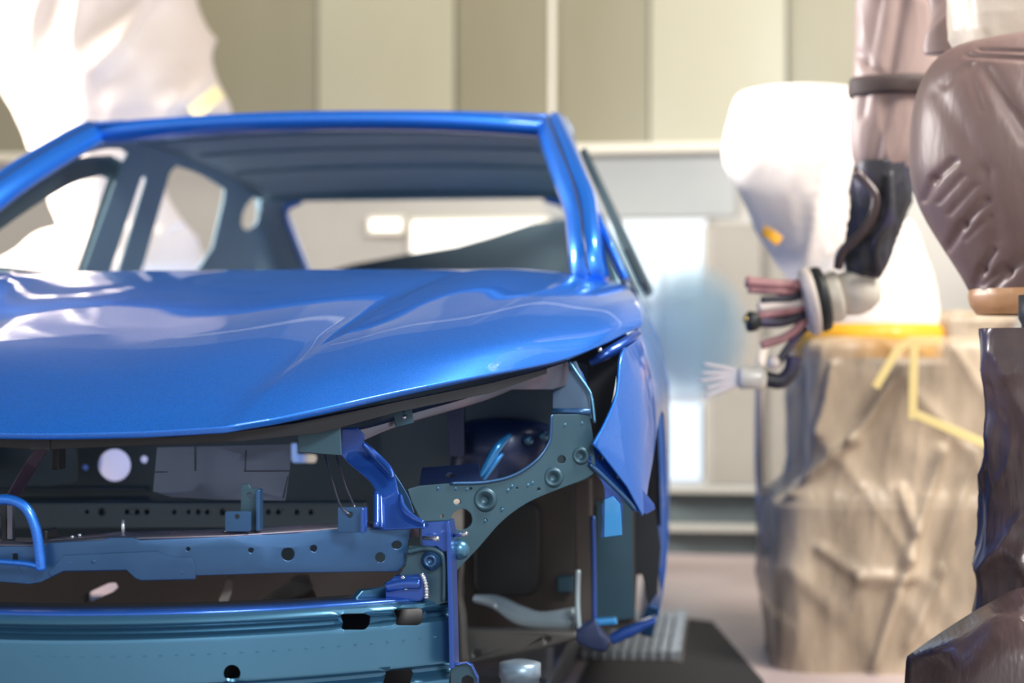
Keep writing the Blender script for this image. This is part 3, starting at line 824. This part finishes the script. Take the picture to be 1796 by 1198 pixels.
# ------------------------------------------------------------------ skid under the car
M['skid'] = mat('worn_skid_steel', (.16, .17, .18), .5, .6, var=(8, (.09, .085, .08), .4, .7))
skid = empty('conveyor_skid', (0, 0, 0), 'worn steel conveyor skid with posts carrying the blue car body', 'skid')
for sx in (-1, 1):
    box('skid_rail', (sx * .52 - .05, .2, .007), (sx * .52 + .05, 4.2, .09), M['skid'], skid, bev=.006)
for y in (1.6, 3.6):
    box('cross_bar', (-.5, y, .03), (.5, y + .08, .09), M['skid'], skid, bev=.005)
    for sx in (-1, 1):
        box('support_pad', (sx * .52 - .05, y - .04, .09), (sx * .52 + .05, y + .08, .25), M['skid'], skid, bev=.006)
M['post'] = mat('blue_grey_post', (.22, .32, .42), .35, .5, var=(14, (.38, .44, .50), .45, .65))
pc = W(912, 1166, .62)
for sx in (-1, 1):
    lathe('support_post', (sx * pc.x, pc.y, .007), (0, 0, 1), [(.05, 0), (.05, .02), (.033, .03), (.033, pc.z - .03), (.036, pc.z - .028), (.036, pc.z - .004), (.02, pc.z)], M['post'], skid, seg=20)

# ------------------------------------------------------------------ floor grating, louvre, cabinet, window
M['grate'] = mat('galvanised_grating', (.42, .46, .50), .35, .7, var=(20, (.25, .28, .30), .4, .7))
M['pit'] = mat('dark_pit', (.02, .018, .018), .8)
gr = empty('floor_grating', (0, 0, 0), 'galvanised steel bar grating in the floor beside the car', 'grating')
gx0, gx1 = WZ(955, 1120, .0).x, WZ(1200, 1090, 0).x
gy0, gy1 = WZ(1100, 1160, .0).y, WZ(1100, 1086, .0).y
box('grating_pan', (gx0, gy0, .001), (gx1, gy1, .006), M['pit'], gr, bev=0)
nb = 15
for k in range(nb):
    x = gx0 + (gx1 - gx0) * (k + .5) / nb
    o = box('grating_bar', (x - .009, gy0, .006), (x + .009, gy1, .03), M['grate'], gr, bev=.0015) if k == 0 else None
    if k == 0: first, fx = o, x
    else:
        c = first.copy(); COL.objects.link(c); c.location.x = x - fx; c.parent = gr
for k in range(5):
    y = gy0 + (gy1 - gy0) * (k + .5) / 5
    box('cross_rod', (gx0, y - .005, .012), (gx1, y + .005, .022), M['grate'], gr, bev=.001)
for x in (gx0, gx1):
    box('grating_edge', (x - .008, gy0, 0), (x + .008, gy1, .032), M['grate'], gr, bev=.002)
a, b, c_, d = WZ(1250, 1092, .002), WZ(1340, 1198, .002), WZ(900, 1230, .002), WZ(900, 1160, .002)
pit = mesh('pit_dark_sheet', [(.60, -.5, .002), (b.x, -.5, .002), b, a, (gx1 + .012, gy1, .002), (gx1 + .012, gy0 - .02, .002), (.60, gy0 - .02, .002)], [(0, 1, 2, 3, 4, 5, 6)], M['pit'], None, smooth=False)  # flat near-black sheet stands in for the pit and the grating's dark side
thicken(pit, .004, off=1)
tag(pit, 'dark sheet standing in for the pit opening in front of the steel grating', 'floor pit')

LY = 4.9
lv = empty('air_louvre', (0, 0, 0), 'low grey teal air louvre with pale horizontal slats behind the car', 'louvre')
M['lv'] = mat('dark_teal_louvre', (.10, .125, .13), .5, .2)
M['slat'] = mat('pale_louvre_slat', (.46, .45, .40), .45, .1)
p0, p1 = W(1120, 1048, LY), W(1352, 852, LY)
box('louvre_back', (p0.x, LY + .03, 0), (p1.x, LY + .06, p1.z), M['lv'], lv, bev=.003)
for py in (858, 925, 990, 1042):
    z = W(1250, py, LY).z
    box('slat', (p0.x, LY - .06, z - .013), (p1.x, LY + .03, z + .013), M['slat'], lv, bev=.004)
box('louvre_post', (p1.x - .02, LY - .06, 0), (p1.x + .02, LY + .06, p1.z), M['lv'], lv, bev=.004)

M['cab'] = mat('taupe_grey_cabinet', (.22, .20, .17), .5, .1, var=(2, (.27, .25, .215), .3, .7))
cy = 5.3
p0, p1 = W(1236, 860, cy), W(1328, 392, cy)
cb_ = empty('control_cabinet', (0, 0, 0), 'tall taupe grey cabinet standing by the rear wall window', 'cabinet')
box('cabinet_body', (p0.x, cy, 0), (p1.x + .45, cy + .35, p1.z), M['cab'], cb_, bev=.01)
box('cabinet_door', (p0.x + .02, cy - .018, .12), (p1.x + .02, cy, p1.z - .03), M['cab'], cb_, bev=.006)
box('cabinet_handle', (p0.x + .05, cy - .035, .95), (p0.x + .065, cy - .016, 1.1), M['lv'], cb_, bev=.003)

M['pane'] = mat('pale_blue_lit_pane', (.55, .65, .72), .15, 0, emit=(.62, .78, .92), emits=.75)
M['wframe'] = mat('pale_window_frame', (.70, .75, .80), .4, .0)
p0, p1 = W(1000, 850, WY), W(1240, 385, WY)
win = box('window_1', (p0.x, WY - .03, p0.z), (p1.x, WY, p1.z), M['wframe'], None, bev=.004)
tag(win, 'pale blue lit window in the rear wall beside the cabinet', kind='structure')
zs = [W(1200, py, WY).z for py in (848, 700, 535, 388)]
xs_ = [W(px, 600, WY).x for px in (1004, 1165, 1236)]
for za, zb in zip(zs, zs[1:]):
    for xa, xb in zip(xs_, xs_[1:]):
        box('pane', (xa + .02, WY - .045, za + .025), (xb - .02, WY - .031, zb - .025), M['pane'], win, bev=0)
M['grey'] = mat('blue_grey_band', (.33, .345, .345), .45, .1, var=(1.5, (.39, .40, .39), .3, .7))
za, zb = W(1150, 382, WY).z, W(1150, 272, WY).z
box('grey_band', (W(960, 300, WY).x, WY - .02, za), (W(1290, 300, WY).x, WY, zb), M['grey'], wall, bev=.004)
# lamps on the rear wall, seen through the rear window opening
M['lamp'] = mat('wall_lamp_glass', (.8, .8, .75), .3, emit=(1, .96, .88), emits=1.5)
for nm, x0, x1, y0, y1, lab in (('wall_lamp', 655, 706, 388, 406, 'small glowing wall lamp seen through the rear window opening'), ('wall_lamp', 728, 960, 390, 445, 'long glowing wall lamp seen through the rear window opening')):
    a, b = W(x0, y1, WY), W(x1, y0, WY)
    e = empty(nm, (0, 0, 0), lab, 'lamp')
    box('lamp_housing', (a.x - .02, WY - .06, a.z - .02), (b.x + .02, WY, b.z + .02), M['trim'], e, bev=.004)
    box('lamp_glass', (a.x, WY - .075, a.z), (b.x, WY - .061, b.z), M['lamp'], e, bev=.004)

# ------------------------------------------------------------------ draped robots
def dist(px, y):
    d = ray(px, 600); return (y - CAM.y) / d.y


def ring(l, r, py, y, ratio=.8):
    c = W((l + r) / 2, py, y)
    a = (r - l) / 2 / F * dist((l + r) / 2, y)
    return (c.x, c.y, c.z, a, a * ratio)


def drape(name, rings, m, parent, seg=72, n=10, sq=2.0, amp=.012, fold=.012, ffreq=7.0, slant=0.0, seed=0.0, cap=True, fine=.004, tucks=()):
    R = cr(rings, n)
    rows = []
    for q in R:
        c = Vector(q[:3]); a, b = max(q[3], .002), max(q[4], .002)
        row = []
        for k in range(seg):
            t = 2 * math.pi * k / seg
            ct, s_ = math.cos(t), math.sin(t)
            rr = (abs(ct / a) ** sq + abs(s_ / b) ** sq) ** (-1 / sq)
            d = RV * (rr * ct) + FV * (rr * s_)
            p = c + d
            nd = (RV * ct + FV * s_)
            sv = Vector((seed, seed * .7, 0))
            g = noise.noise(p * 3.2 + sv) * amp
            # ridged folds, drawn out along the slanted axis
            fp = Vector((p.x * ffreq + p.z * slant * ffreq, p.y * ffreq, p.z * ffreq * .28)) + sv
            r1 = (1 - abs(noise.noise(fp)) * 2.2)
            r1 = max(0, r1) ** 2.5
            fp2 = Vector((p.x * ffreq * 2.3 - p.z * slant * ffreq, p.y * ffreq * 2.3, p.z * ffreq * .7)) - sv
            r2 = max(0, 1 - abs(noise.noise(fp2)) * 2.4) ** 3
            sc = min(1, a / .05)
            h = (g + r1 * fold + r2 * fine) * sc
            if tucks and nd.dot(FV) < .15:
                w = p - CAM; fd_ = w.dot(FV); q2 = (CX + F * w.dot(RV) / fd_, HZ - F * w.z / fd_)
                for x0, y0, x1, y1, wd_, dp in tucks:
                    h -= .62 * dp * math.exp(-(segdist(q2, (x0, y0), (x1, y1)) / wd_) ** 2)
            row.append(p + nd * h)
        rows.append(row)
    o = grid_surf(name, rows, m, parent, closed_u=True, caps=cap)
    bm = bmesh.new(); bm.from_mesh(o.data); bmesh.ops.recalc_face_normals(bm, faces=bm.faces); bm.to_mesh(o.data); bm.free()
    return o


M['white'] = mat('white_cover_cloth', (.84, .76, .70), .55, sheen=.2, bump=(18, .25, .02))
M['whitep'] = mat('pale_pink_cover_cloth', (.66, .57, .50), .5, sheen=.2, bump=(14, .25, .02))
M['lefty'] = mat('beige_white_cover_cloth', (.56, .47, .405), .5, sheen=.2, bump=(10, .3, .03))
M['orange'] = mat('orange_tape', (.86, .42, .025), .4, bump=(20, .2, .01))
M['yellow'] = mat('yellow_tape', (.74, .60, .26), .45)
M['brown1'] = mat('mauve_brown_foil', (.155, .10, .09), .46, .05, coat=.05, coatr=.3, bump=(9, .35, .03, (1, 1, .35)))
M['brown2'] = mat('dark_purple_brown_foil', (.055, .036, .038), .30, .15, coat=.3, coatr=.2, bump=(12, .5, .03, (1, 1, .3)), var=(7, (.085, .055, .055), .45, .62))
M['pink'] = mat('dusty_pink_cover_cloth', (.34, .25, .23), .5, bump=(10, .3, .02, (1, 1, .3)))
M['cream'] = mat('cream_foil', (.62, .53, .43), .4, bump=(10, .3, .02))
M['tanband'] = mat('tan_orange_tape_band', (.42, .22, .10), .4, bump=(25, .3, .01))
M['strap'] = mat('dark_brown_strap', (.05, .032, .03), .7)
M['core'] = mat('brown_machine_core', (.085, .065, .05), .6, var=(3, (.13, .10, .08), .35, .7))
pl = bpy.data.materials.new('translucent_plastic_sheet'); pl.use_nodes = True
nt = pl.node_tree; bs = nt.nodes['Principled BSDF']
bs.inputs['Base Color'].default_value = (.54, .43, .31, 1); bs.inputs['Roughness'].default_value = .42
nz = nt.nodes.new('ShaderNodeTexNoise'); nz.inputs['Scale'].default_value = 5; nz.inputs['Detail'].default_value = 5
tc = nt.nodes.new('ShaderNodeTexCoord'); mp = nt.nodes.new('ShaderNodeMapping'); mp.inputs['Scale'].default_value = (1.6, 1.6, .5); mp.inputs['Rotation'].default_value = (0, .5, 0)
nt.links.new(tc.outputs['Object'], mp.inputs[0]); nt.links.new(mp.outputs[0], nz.inputs['Vector'])
rp = nt.nodes.new('ShaderNodeMapRange'); rp.inputs[1].default_value = .35; rp.inputs[2].default_value = .68; rp.inputs[3].default_value = .38; rp.inputs[4].default_value = .95
nt.links.new(nz.outputs['Fac'], rp.inputs[0]); nt.links.new(rp.outputs[0], bs.inputs['Alpha'])
bpn = nt.nodes.new('ShaderNodeBump'); bpn.inputs['Strength'].default_value = .5; bpn.inputs['Distance'].default_value = .03
nt.links.new(nz.outputs['Fac'], bpn.inputs['Height']); nt.links.new(bpn.outputs[0], bs.inputs['Normal'])
M['plastic'] = pl

# --- far robot in white covers, wrapped base
ra = empty('painting_robot', (0, 0, 0), 'white covered painting robot on a plastic wrapped base with orange band', 'robot')
YA = 2.5
drape('base_core', [ring(1372, 1720, 1235, YA, .8), ring(1372, 1720, 1000, YA, .8), ring(1375, 1720, 890, YA, .8), ring(1418, 1718, 840, YA, .8), ring(1420, 1716, 640, YA, .8)], M['core'], ra, seg=48, sq=7, amp=.0, fold=.0, fine=0)
drape('plastic_wrap', [ring(1350, 1746, 1240, YA, .85), ring(1354, 1744, 1180, YA, .85), ring(1350, 1744, 1000, YA, .85), ring(1352, 1744, 895, YA, .85), ring(1362, 1744, 868, YA, .85), ring(1398, 1742, 830, YA, .85), ring(1400, 1740, 740, YA, .85), ring(1400, 1738, 650, YA, .85), ring(1402, 1736, 608, YA, .85), ring(1425, 1720, 592, YA, .8)], M['plastic'], ra, seg=220, n=16, sq=7, amp=.010, fold=.016, ffreq=6, slant=.45, seed=3, fine=.005, cap=False, tucks=[(1400, 862, 1500, 770, 9, -.045), (1500, 770, 1605, 612, 9, -.04), (1645, 790, 1590, 980, 9, -.045), (1590, 980, 1530, 1190, 9, -.04), (1700, 790, 1640, 1000, 9, -.045), (1640, 1000, 1590, 1130, 9, -.04), (1368, 880, 1372, 1190, 10, -.02), (1440, 960, 1510, 1010, 8, -.03), (1510, 1010, 1600, 1010, 8, -.03), (1465, 640, 1440, 760, 8, -.035), (1400, 690, 1402, 840, 10, -.02), (1580, 860, 1600, 930, 10, -.03)])
drape('shoulder_cover', [ring(1402, 1640, 618, YA, .9), ring(1405, 1642, 560, YA, .9), ring(1420, 1634, 500, YA, .9), ring(1450, 1618, 450, YA, .9), ring(1490, 1604, 410, YA, .9), ring(1530, 1592, 388, YA, .9), ring(1555, 1575, 380, YA, .9)], M['white'], ra, seed=5, amp=.01, fold=.006)
drape('orange_band', [ring(1398, 1650, 628, YA, .98), ring(1392, 1654, 606, YA, .98), ring(1396, 1654, 585, YA, .98), ring(1410, 1646, 570, YA, .98)], M['orange'], ra, seed=5, amp=.004, fold=.004, cap=False)
drape('arm_cover', [ring(1350, 1470, 156, YA + .1, .8), ring(1318, 1508, 164, YA + .1, .8), ring(1300, 1520, 185, YA + .1, .8), ring(1288, 1530, 230, YA + .1, .8), ring(1281, 1540, 280, YA + .1, .8), ring(1300, 1545, 330, YA + .1, .8), ring(1328, 1548, 390, YA + .1, .8), ring(1365, 1550, 450, YA + .1, .8), ring(1410, 1570, 520, YA + .1, .8), ring(1430, 1580, 590, YA + .1, .8)], M['white'], ra, seed=9, amp=.02, fold=.02, ffreq=5, slant=-.3)
tape = [W(1338, 404, YA - .12), W(1352, 412, YA - .14), W(1368, 424, YA - .14)]
sweepbox('yellow_tape', tape, .028, .004, M['orange'], ra)
fy = YA - .30
sweepbox('yellow_tape', [W(1604, 600, fy), W(1602, 660, fy), W(1600, 735, fy)], .022, .004, M['yellow'], ra, wdir=(1, 0, 0))
sweepbox('yellow_tape', [W(1604, 726, fy), W(1660, 750, fy), W(1736, 782, fy)], .022, .004, M['yellow'], ra)
sweepbox('yellow_tape', [W(1535, 680, fy), W(1575, 612, fy), W(1600, 598, fy), W(1650, 598, fy)], .022, .004, M['yellow'], ra)
drape('plastic_flap', [ring(1615, 1760, 606, YA + .0, .9), ring(1622, 1765, 580, YA, .9), ring(1632, 1775, 560, YA, .9), ring(1650, 1740, 545, YA, .9)], M['plastic'], ra, seed=2, amp=.02, fold=.02)
tube('air_hose', [W(1345, 600, YA + .1), W(1338, 620, YA - .05), W(1334, 650, YA - .1), W(1331, 760, YA), W(1332, 850, YA + .1), W(1345, 960, YA + .1)], .012, M['whitep'], ra, seg=12)

# --- near robot in brown foil
rb = empty('painting_robot', (0, 0, 0), 'near painting robot in mauve brown foil with bulging elbow and spray head', 'robot')
YB = .72
drape('column_cover', [ring(1700, 1975, 1478, YB, .9), ring(1700, 1970, 1300, YB, .9), ring(1698, 1965, 1200, YB, .9), ring(1706, 1960, 1100, YB, .9), ring(1716, 1950, 1000, YB, .9), ring(1727, 1938, 900, YB, .9), ring(1730, 1935, 800, YB, .9), ring(1730, 1935, 700, YB, .9), ring(1722, 1938, 650, YB, .9), ring(1722, 1938, 600, YB, .9), ring(1723, 1936, 576, YB, .9)], M['brown2'], rb, seed=11, amp=.012, fold=.014, ffreq=9, slant=.5, n=12, seg=96)
# skirt of foil at the foot, pulled to a corner
ys = YB - .02
sk = [[W(1590, 1082 + 8, ys - .08), W(1640, 1078, ys - .12), W(1700, 1060, ys - .14), W(1760, 1050, ys - .16), W(1830, 1060, ys - .14), W(1900, 1070, ys)],
      [W(1590, 1160, ys - .10), W(1645, 1148, ys - .17), W(1700, 1130, ys - .18), W(1765, 1090, ys - .20), W(1830, 1100, ys - .18), W(1900, 1110, ys)],
      [W(1588, 1190, ys - .10), W(1650, 1172, ys - .15), W(1705, 1190, ys - .21), W(1770, 1160, ys - .22), W(1840, 1160, ys - .2), W(1900, 1170, ys)],
      [W(1584, 1300, ys - .12), W(1650, 1290, ys - .2), W(1710, 1300, ys - .24), W(1770, 1290, ys - .24), W(1840, 1290, ys - .22), W(1900, 1290, ys)],
      [W(1580, 1470, ys - .14), W(1650, 1470, ys - .2), W(1710, 1470, ys - .24), W(1770, 1470, ys - .24), W(1840, 1470, ys - .22), W(1900, 1470, ys)]]
sk[0] = [W(1592, 1152, ys - .10), W(1640, 1118, ys - .08), W(1692, 1084, ys - .08), W(1730, 1062, ys - .09), W(1800, 1030, ys - .10), W(1900, 1040, ys)]
so = grid_surf('foil_skirt', [cr(r_, 5) for r_ in sk], M['brown2'], rb, smooth=True); thicken(so, .003, off=0)
YE = .98
drape('elbow_cover', [ring(1720, 1990, 72, YE, .8), ring(1672, 2005, 84, YE, .8), ring(1640, 2015, 108, YE, .8), ring(1618, 2025, 150, YE, .8), ring(1605, 2030, 210, YE, .8), ring(1602, 2032, 290, YE, .8), ring(1612, 2028, 340, YE, .8), ring(1632, 2022, 385, YE, .8), ring(1662, 2012, 435, YE, .8), ring(1692, 2000, 485, YE, .8), ring(1712, 1990, 525, YE, .8), ring(1722, 1985, 548, YE, .8)], M['brown1'], rb, seed=21, amp=.008, fold=.0, ffreq=11, n=22, seg=240, fine=.0,
      tucks=[(1624, 350, 1642, 315, 7, .010), (1642, 315, 1676, 283, 7, .010), (1650, 355, 1690, 310, 5, .005), (1668, 375, 1712, 325, 5, .005), (1664, 436, 1690, 395, 8, .012), (1690, 395, 1728, 352, 7, .010), (1695, 420, 1735, 380, 5, .004), (1702, 515, 1722, 475, 9, .012), (1722, 475, 1742, 440, 7, .010), (1722, 500, 1760, 468, 6, .008), (1740, 505, 1765, 478, 9, .012), (1765, 478, 1820, 430, 9, .012), (1660, 150, 1705, 112, 8, .006), (1700, 118, 1725, 190, 9, .006), (1730, 125, 1800, 235, 14, .012), (1650, 165, 1730, 300, 16, .006), (1730, 300, 1745, 420, 14, .006), (1700, 98, 1800, 104, 5, .010), (1720, 88, 1830, 92, 4, .008)])
drape('tape_band', [ring(1708, 1992, 508, YE, .84), ring(1706, 1994, 520, YE, .84), ring(1710, 1992, 536, YE, .84), ring(1722, 1985, 552, YE, .84)], M['tanband'], rb, seed=22, amp=.004, fold=.006, cap=False)
lathe('joint_core', W(1850, 620, YB), (0, 0, 1), [(.055, -.02), (.055, .05), (.06, .06), (.06, .10)], M['dark'], rb, seg=32)
drape('link_cover', [ring(1700, 2000, 92, YE + .1, .8), ring(1690, 2005, 60, YE + .1, .8), ring(1684, 2005, 20, YE + .1, .8), ring(1676, 2005, -60, YE + .1, .8), ring(1670, 2005, -200, YE + .1, .8)], M['cream'], rb, seed=31, amp=.02, fold=.025, ffreq=9)
YF = 1.6
drape('hanging_drape', [ring(1640, 1760, 96, YE + .18, .5), ring(1640, 1740, 60, YE + .18, .5), ring(1632, 1720, 0, YE + .2, .5), ring(1620, 1720, -100, YE + .22, .5), ring(1600, 1720, -220, YE + .3, .5)], M['pink'], rb, seed=33, amp=.012, fold=.02, ffreq=9)
drape('forearm_cover', [ring(1506, 1700, -230, YF, .7), ring(1506, 1680, -100, YF, .7), ring(1504, 1662, 0, YF, .7), ring(1499, 1650, 90, YF, .7), ring(1494, 1640, 170, YF, .7), ring(1492, 1626, 230, YF, .7), ring(1496, 1615, 270, YF, .7), ring(1504, 1600, 296, YF, .7)], M['pink'], rb, seed=37, amp=.003, fold=.004, ffreq=9, slant=.25, n=14, fine=.001, seg=120, tucks=[(1592, -60, 1558, 130, 13, .016), (1558, 170, 1530, 290, 11, .012), (1542, 0, 1520, 110, 9, .010), (1505, 95, 1550, 140, 8, .010), (1518, 165, 1512, 200, 8, .010), (1635, 0, 1645, 90, 8, .010)])
drape('strap', [ring(1493, 1641, 172, YF, .74), ring(1490, 1645, 166, YF, .76), ring(1490, 1647, 146, YF, .76), ring(1494, 1645, 138, YF, .74)], M['strap'], rb, seed=35, amp=.002, fold=.001, cap=False)
M['wrist'] = mat('dark_blue_grey_wrist', (.028, .028, .036), .45, .1, bump=(20, .4, .01), var=(12, (.05, .04, .09), .5, .65))
drape('wrist', [ring(1500, 1600, 284, YF, .8), ring(1496, 1600, 310, YF, .8), ring(1496, 1598, 350, YF, .8), ring(1492, 1585, 390, YF, .8), ring(1484, 1575, 420, YF, .8), ring(1478, 1562, 460, YF, .8), ring(1486, 1545, 488, YF, .8)], M['wrist'], rb, seed=41, amp=.01, fold=.01, ffreq=12)
tube('wrist_hose', [W(1500, 300, YF - .06), W(1535, 345, YF - .08), W(1520, 400, YF - .08), W(1478, 440, YF - .06), W(1470, 470, YF - .04)], .011, M['brown2'], rb, seg=10)
tube('wrist_hose', [W(1560, 300, YF - .06), W(1560, 380, YF - .08), W(1535, 430, YF - .08), W(1540, 480, YF - .04)], .012, M['wrist'], rb, seg=10)
M['ivory'] = mat('ivory_plastic', (.68, .64, .54), .3, coat=.3)
M['black'] = mat('black_rubber', (.012, .016, .016), .5)
M['rose'] = mat('rose_hose', (.42, .20, .19), .4, var=(30, (.30, .13, .14), .4, .6))
M['gold'] = mat('brass_nozzle', (.75, .50, .16), .25, .9)
# spray head: axis towards the car
hc_ = W(1498, 512, YF)
ax = (W(1330, 548, YF - .02) - hc_).normalized()
pxm = 1 / F * dist(1450, YF)


def hpos(k): return hc_ + ax * (k * pxm)


lathe('head_joint', hc_, ax, [(k1 * pxm, k2 * pxm) for k1, k2 in ((5, -48), (26, -40), (38, -22), (42, 0), (38, 20), (30, 30))], M['ivory'], rb)
sh = lathe('spray_head', hc_, ax, [(k1 * pxm, k2 * pxm) for k1, k2 in ((30, 24), (44, 26), (46, 34), (44, 46), (44, 52))], M['ivory'], rb, seg=32)
lathe('seal_ring', hc_, ax, [(k1 * pxm, k2 * pxm) for k1, k2 in ((44, 50), (56, 52), (58, 60), (56, 70), (40, 72))], M['black'], sh, seg=32)
lathe('flange', hc_, ax, [(k1 * pxm, k2 * pxm) for k1, k2 in ((40, 70), (60, 72), (61, 80), (56, 88), (30, 90))], M['whitep'], sh, seg=32)
for a_, b_, c1, m_, r_ in (((1412, 500), (1360, 500), (1308, 494), 'rose', .013), ((1412, 520), (1370, 512), (1312, 508), 'rose', .008), ((1410, 540), (1370, 548), (1322, 556), 'rose', .010), ((1415, 560), (1380, 590), (1335, 606), 'rose', .010), ((1412, 530), (1370, 535), (1330, 540), 'whitep', .012), ((1412, 552), (1370, 565), (1318, 564), 'wrist', .012), ((1410, 510), (1390, 522), (1335, 528), 'wrist', .009), ((1412, 575), (1385, 606), (1362, 640), 'wrist', .009)):
    tube('supply_hose', [W(*a_, YF), W(*b_, YF - .02), W(*c1, YF - .03)], r_, M[m_], sh, seg=10)
lathe('nozzle', W(1326, 564, YF - .03), -RV, [(.013, -.01), (.022, 0), (.024, .016), (.018, .022)], M['black'], sh, seg=20)
lathe('nozzle_tip', W(1310, 560, YF - .04), -RV, [(.006, -.01), (.010, 0), (.008, .008)], M['gold'], sh, seg=16)
# lower cleaning gun
gun = lathe('cleaning_gun', W(1344, 662, YF), -RV, [(k1 * pxm, k2 * pxm) for k1, k2 in ((10, 0), (20, 2), (22, 14), (20, 26), (21, 44), (16, 50))], M['ivory'], rb, seg=24)
tube('gun_pipe', [W(1342, 664, YF), W(1370, 668, YF), W(1388, 650, YF), W(1392, 625, YF)], .018, M['wrist'], gun, seg=12)
lathe('gun_joint', W(1357, 636, YF - .03), (0, -1, 0), [(.014, -.02), (.016, 0), (.012, .012), (.004, .016)], M['whitep'], gun, seg=16)
for dy, l_ in ((-16, 62), (-5, 66), (4, 70), (14, 58), (24, 60)):
    tube('bristle', [W(1296, 660 + dy * .5, YF), W(1296 - l_ * .5, 660 + dy * 1.0, YF), W(1296 - l_, 662 + dy * 1.5, YF)], [.007, .006, .003], M['white'], gun, seg=8, n=4)

# --- left robot behind the car
rc = empty('painting_robot', (0, 0, 0), 'white covered painting robot beyond the left side windows of the car', 'robot')
YC = 3.7
drape('arm_cover', [ring(-140, 310, -220, YC, .6), ring(-110, 320, -100, YC, .6), ring(-40, 325, 0, YC, .6), ring(-15, 355, 100, YC, .6), ring(20, 395, 185, YC, .6), ring(35, 370, 225, YC, .6), ring(72, 296, 300, YC, .6), ring(108, 306, 390, YC, .6), ring(100, 330, 420, YC, .6)], M['lefty'], rc, seed=51, amp=.05, fold=.05, ffreq=3.6, slant=-.25, n=12, seg=96)
drape('base_cover', [ring(-120, 420, 1130, YC, .8), ring(-110, 410, 900, YC, .8), ring(-90, 400, 650, YC, .8), ring(-40, 385, 500, YC, .8), ring(40, 355, 440, YC, .8), ring(95, 320, 405, YC, .8), ring(140, 280, 396, YC, .8)], M['lefty'], rc, seed=53, amp=.03, fold=.02, ffreq=4)
sweepbox('yellow_tape', [W(338, 200, YC - .25), W(365, 178, YC - .25), W(386, 160, YC - .22)], .05, .004, M['yellow'], rc)

# ------------------------------------------------------------------ paint mist between spray head and car
mm = bpy.data.materials.new('pale_blue_paint_mist'); mm.use_nodes = True
nt = mm.node_tree; nt.nodes.clear()
out = nt.nodes.new('ShaderNodeOutputMaterial'); vs_ = nt.nodes.new('ShaderNodeVolumePrincipled')
vs_.inputs['Color'].default_value = (.62, .84, .95, 1); vs_.inputs['Anisotropy'].default_value = .1
tc = nt.nodes.new('ShaderNodeTexCoord'); ln = nt.nodes.new('ShaderNodeVectorMath'); ln.operation = 'LENGTH'
nt.links.new(tc.outputs['Object'], ln.inputs[0])
r1 = nt.nodes.new('ShaderNodeMapRange'); r1.inputs[1].default_value = 1.0; r1.inputs[2].default_value = .6; r1.inputs[3].default_value = 0; r1.inputs[4].default_value = 10.0
nt.links.new(ln.outputs['Value'], r1.inputs[0]); nt.links.new(r1.outputs[0], vs_.inputs['Density']); nt.links.new(vs_.outputs[0], out.inputs['Volume'])
bm = bmesh.new(); bmesh.ops.create_icosphere(bm, subdivisions=3, radius=1)
me = bpy.data.meshes.new('paint_mist'); bm.to_mesh(me); bm.free()
mist = link('paint_mist', me, mm)
mist.location = W(1212, 585, 1.85); mist.scale = (.15, .20, .185)
tag(mist, 'pale blue cloud of paint mist between the car and the spray head', 'mist', kind='stuff')
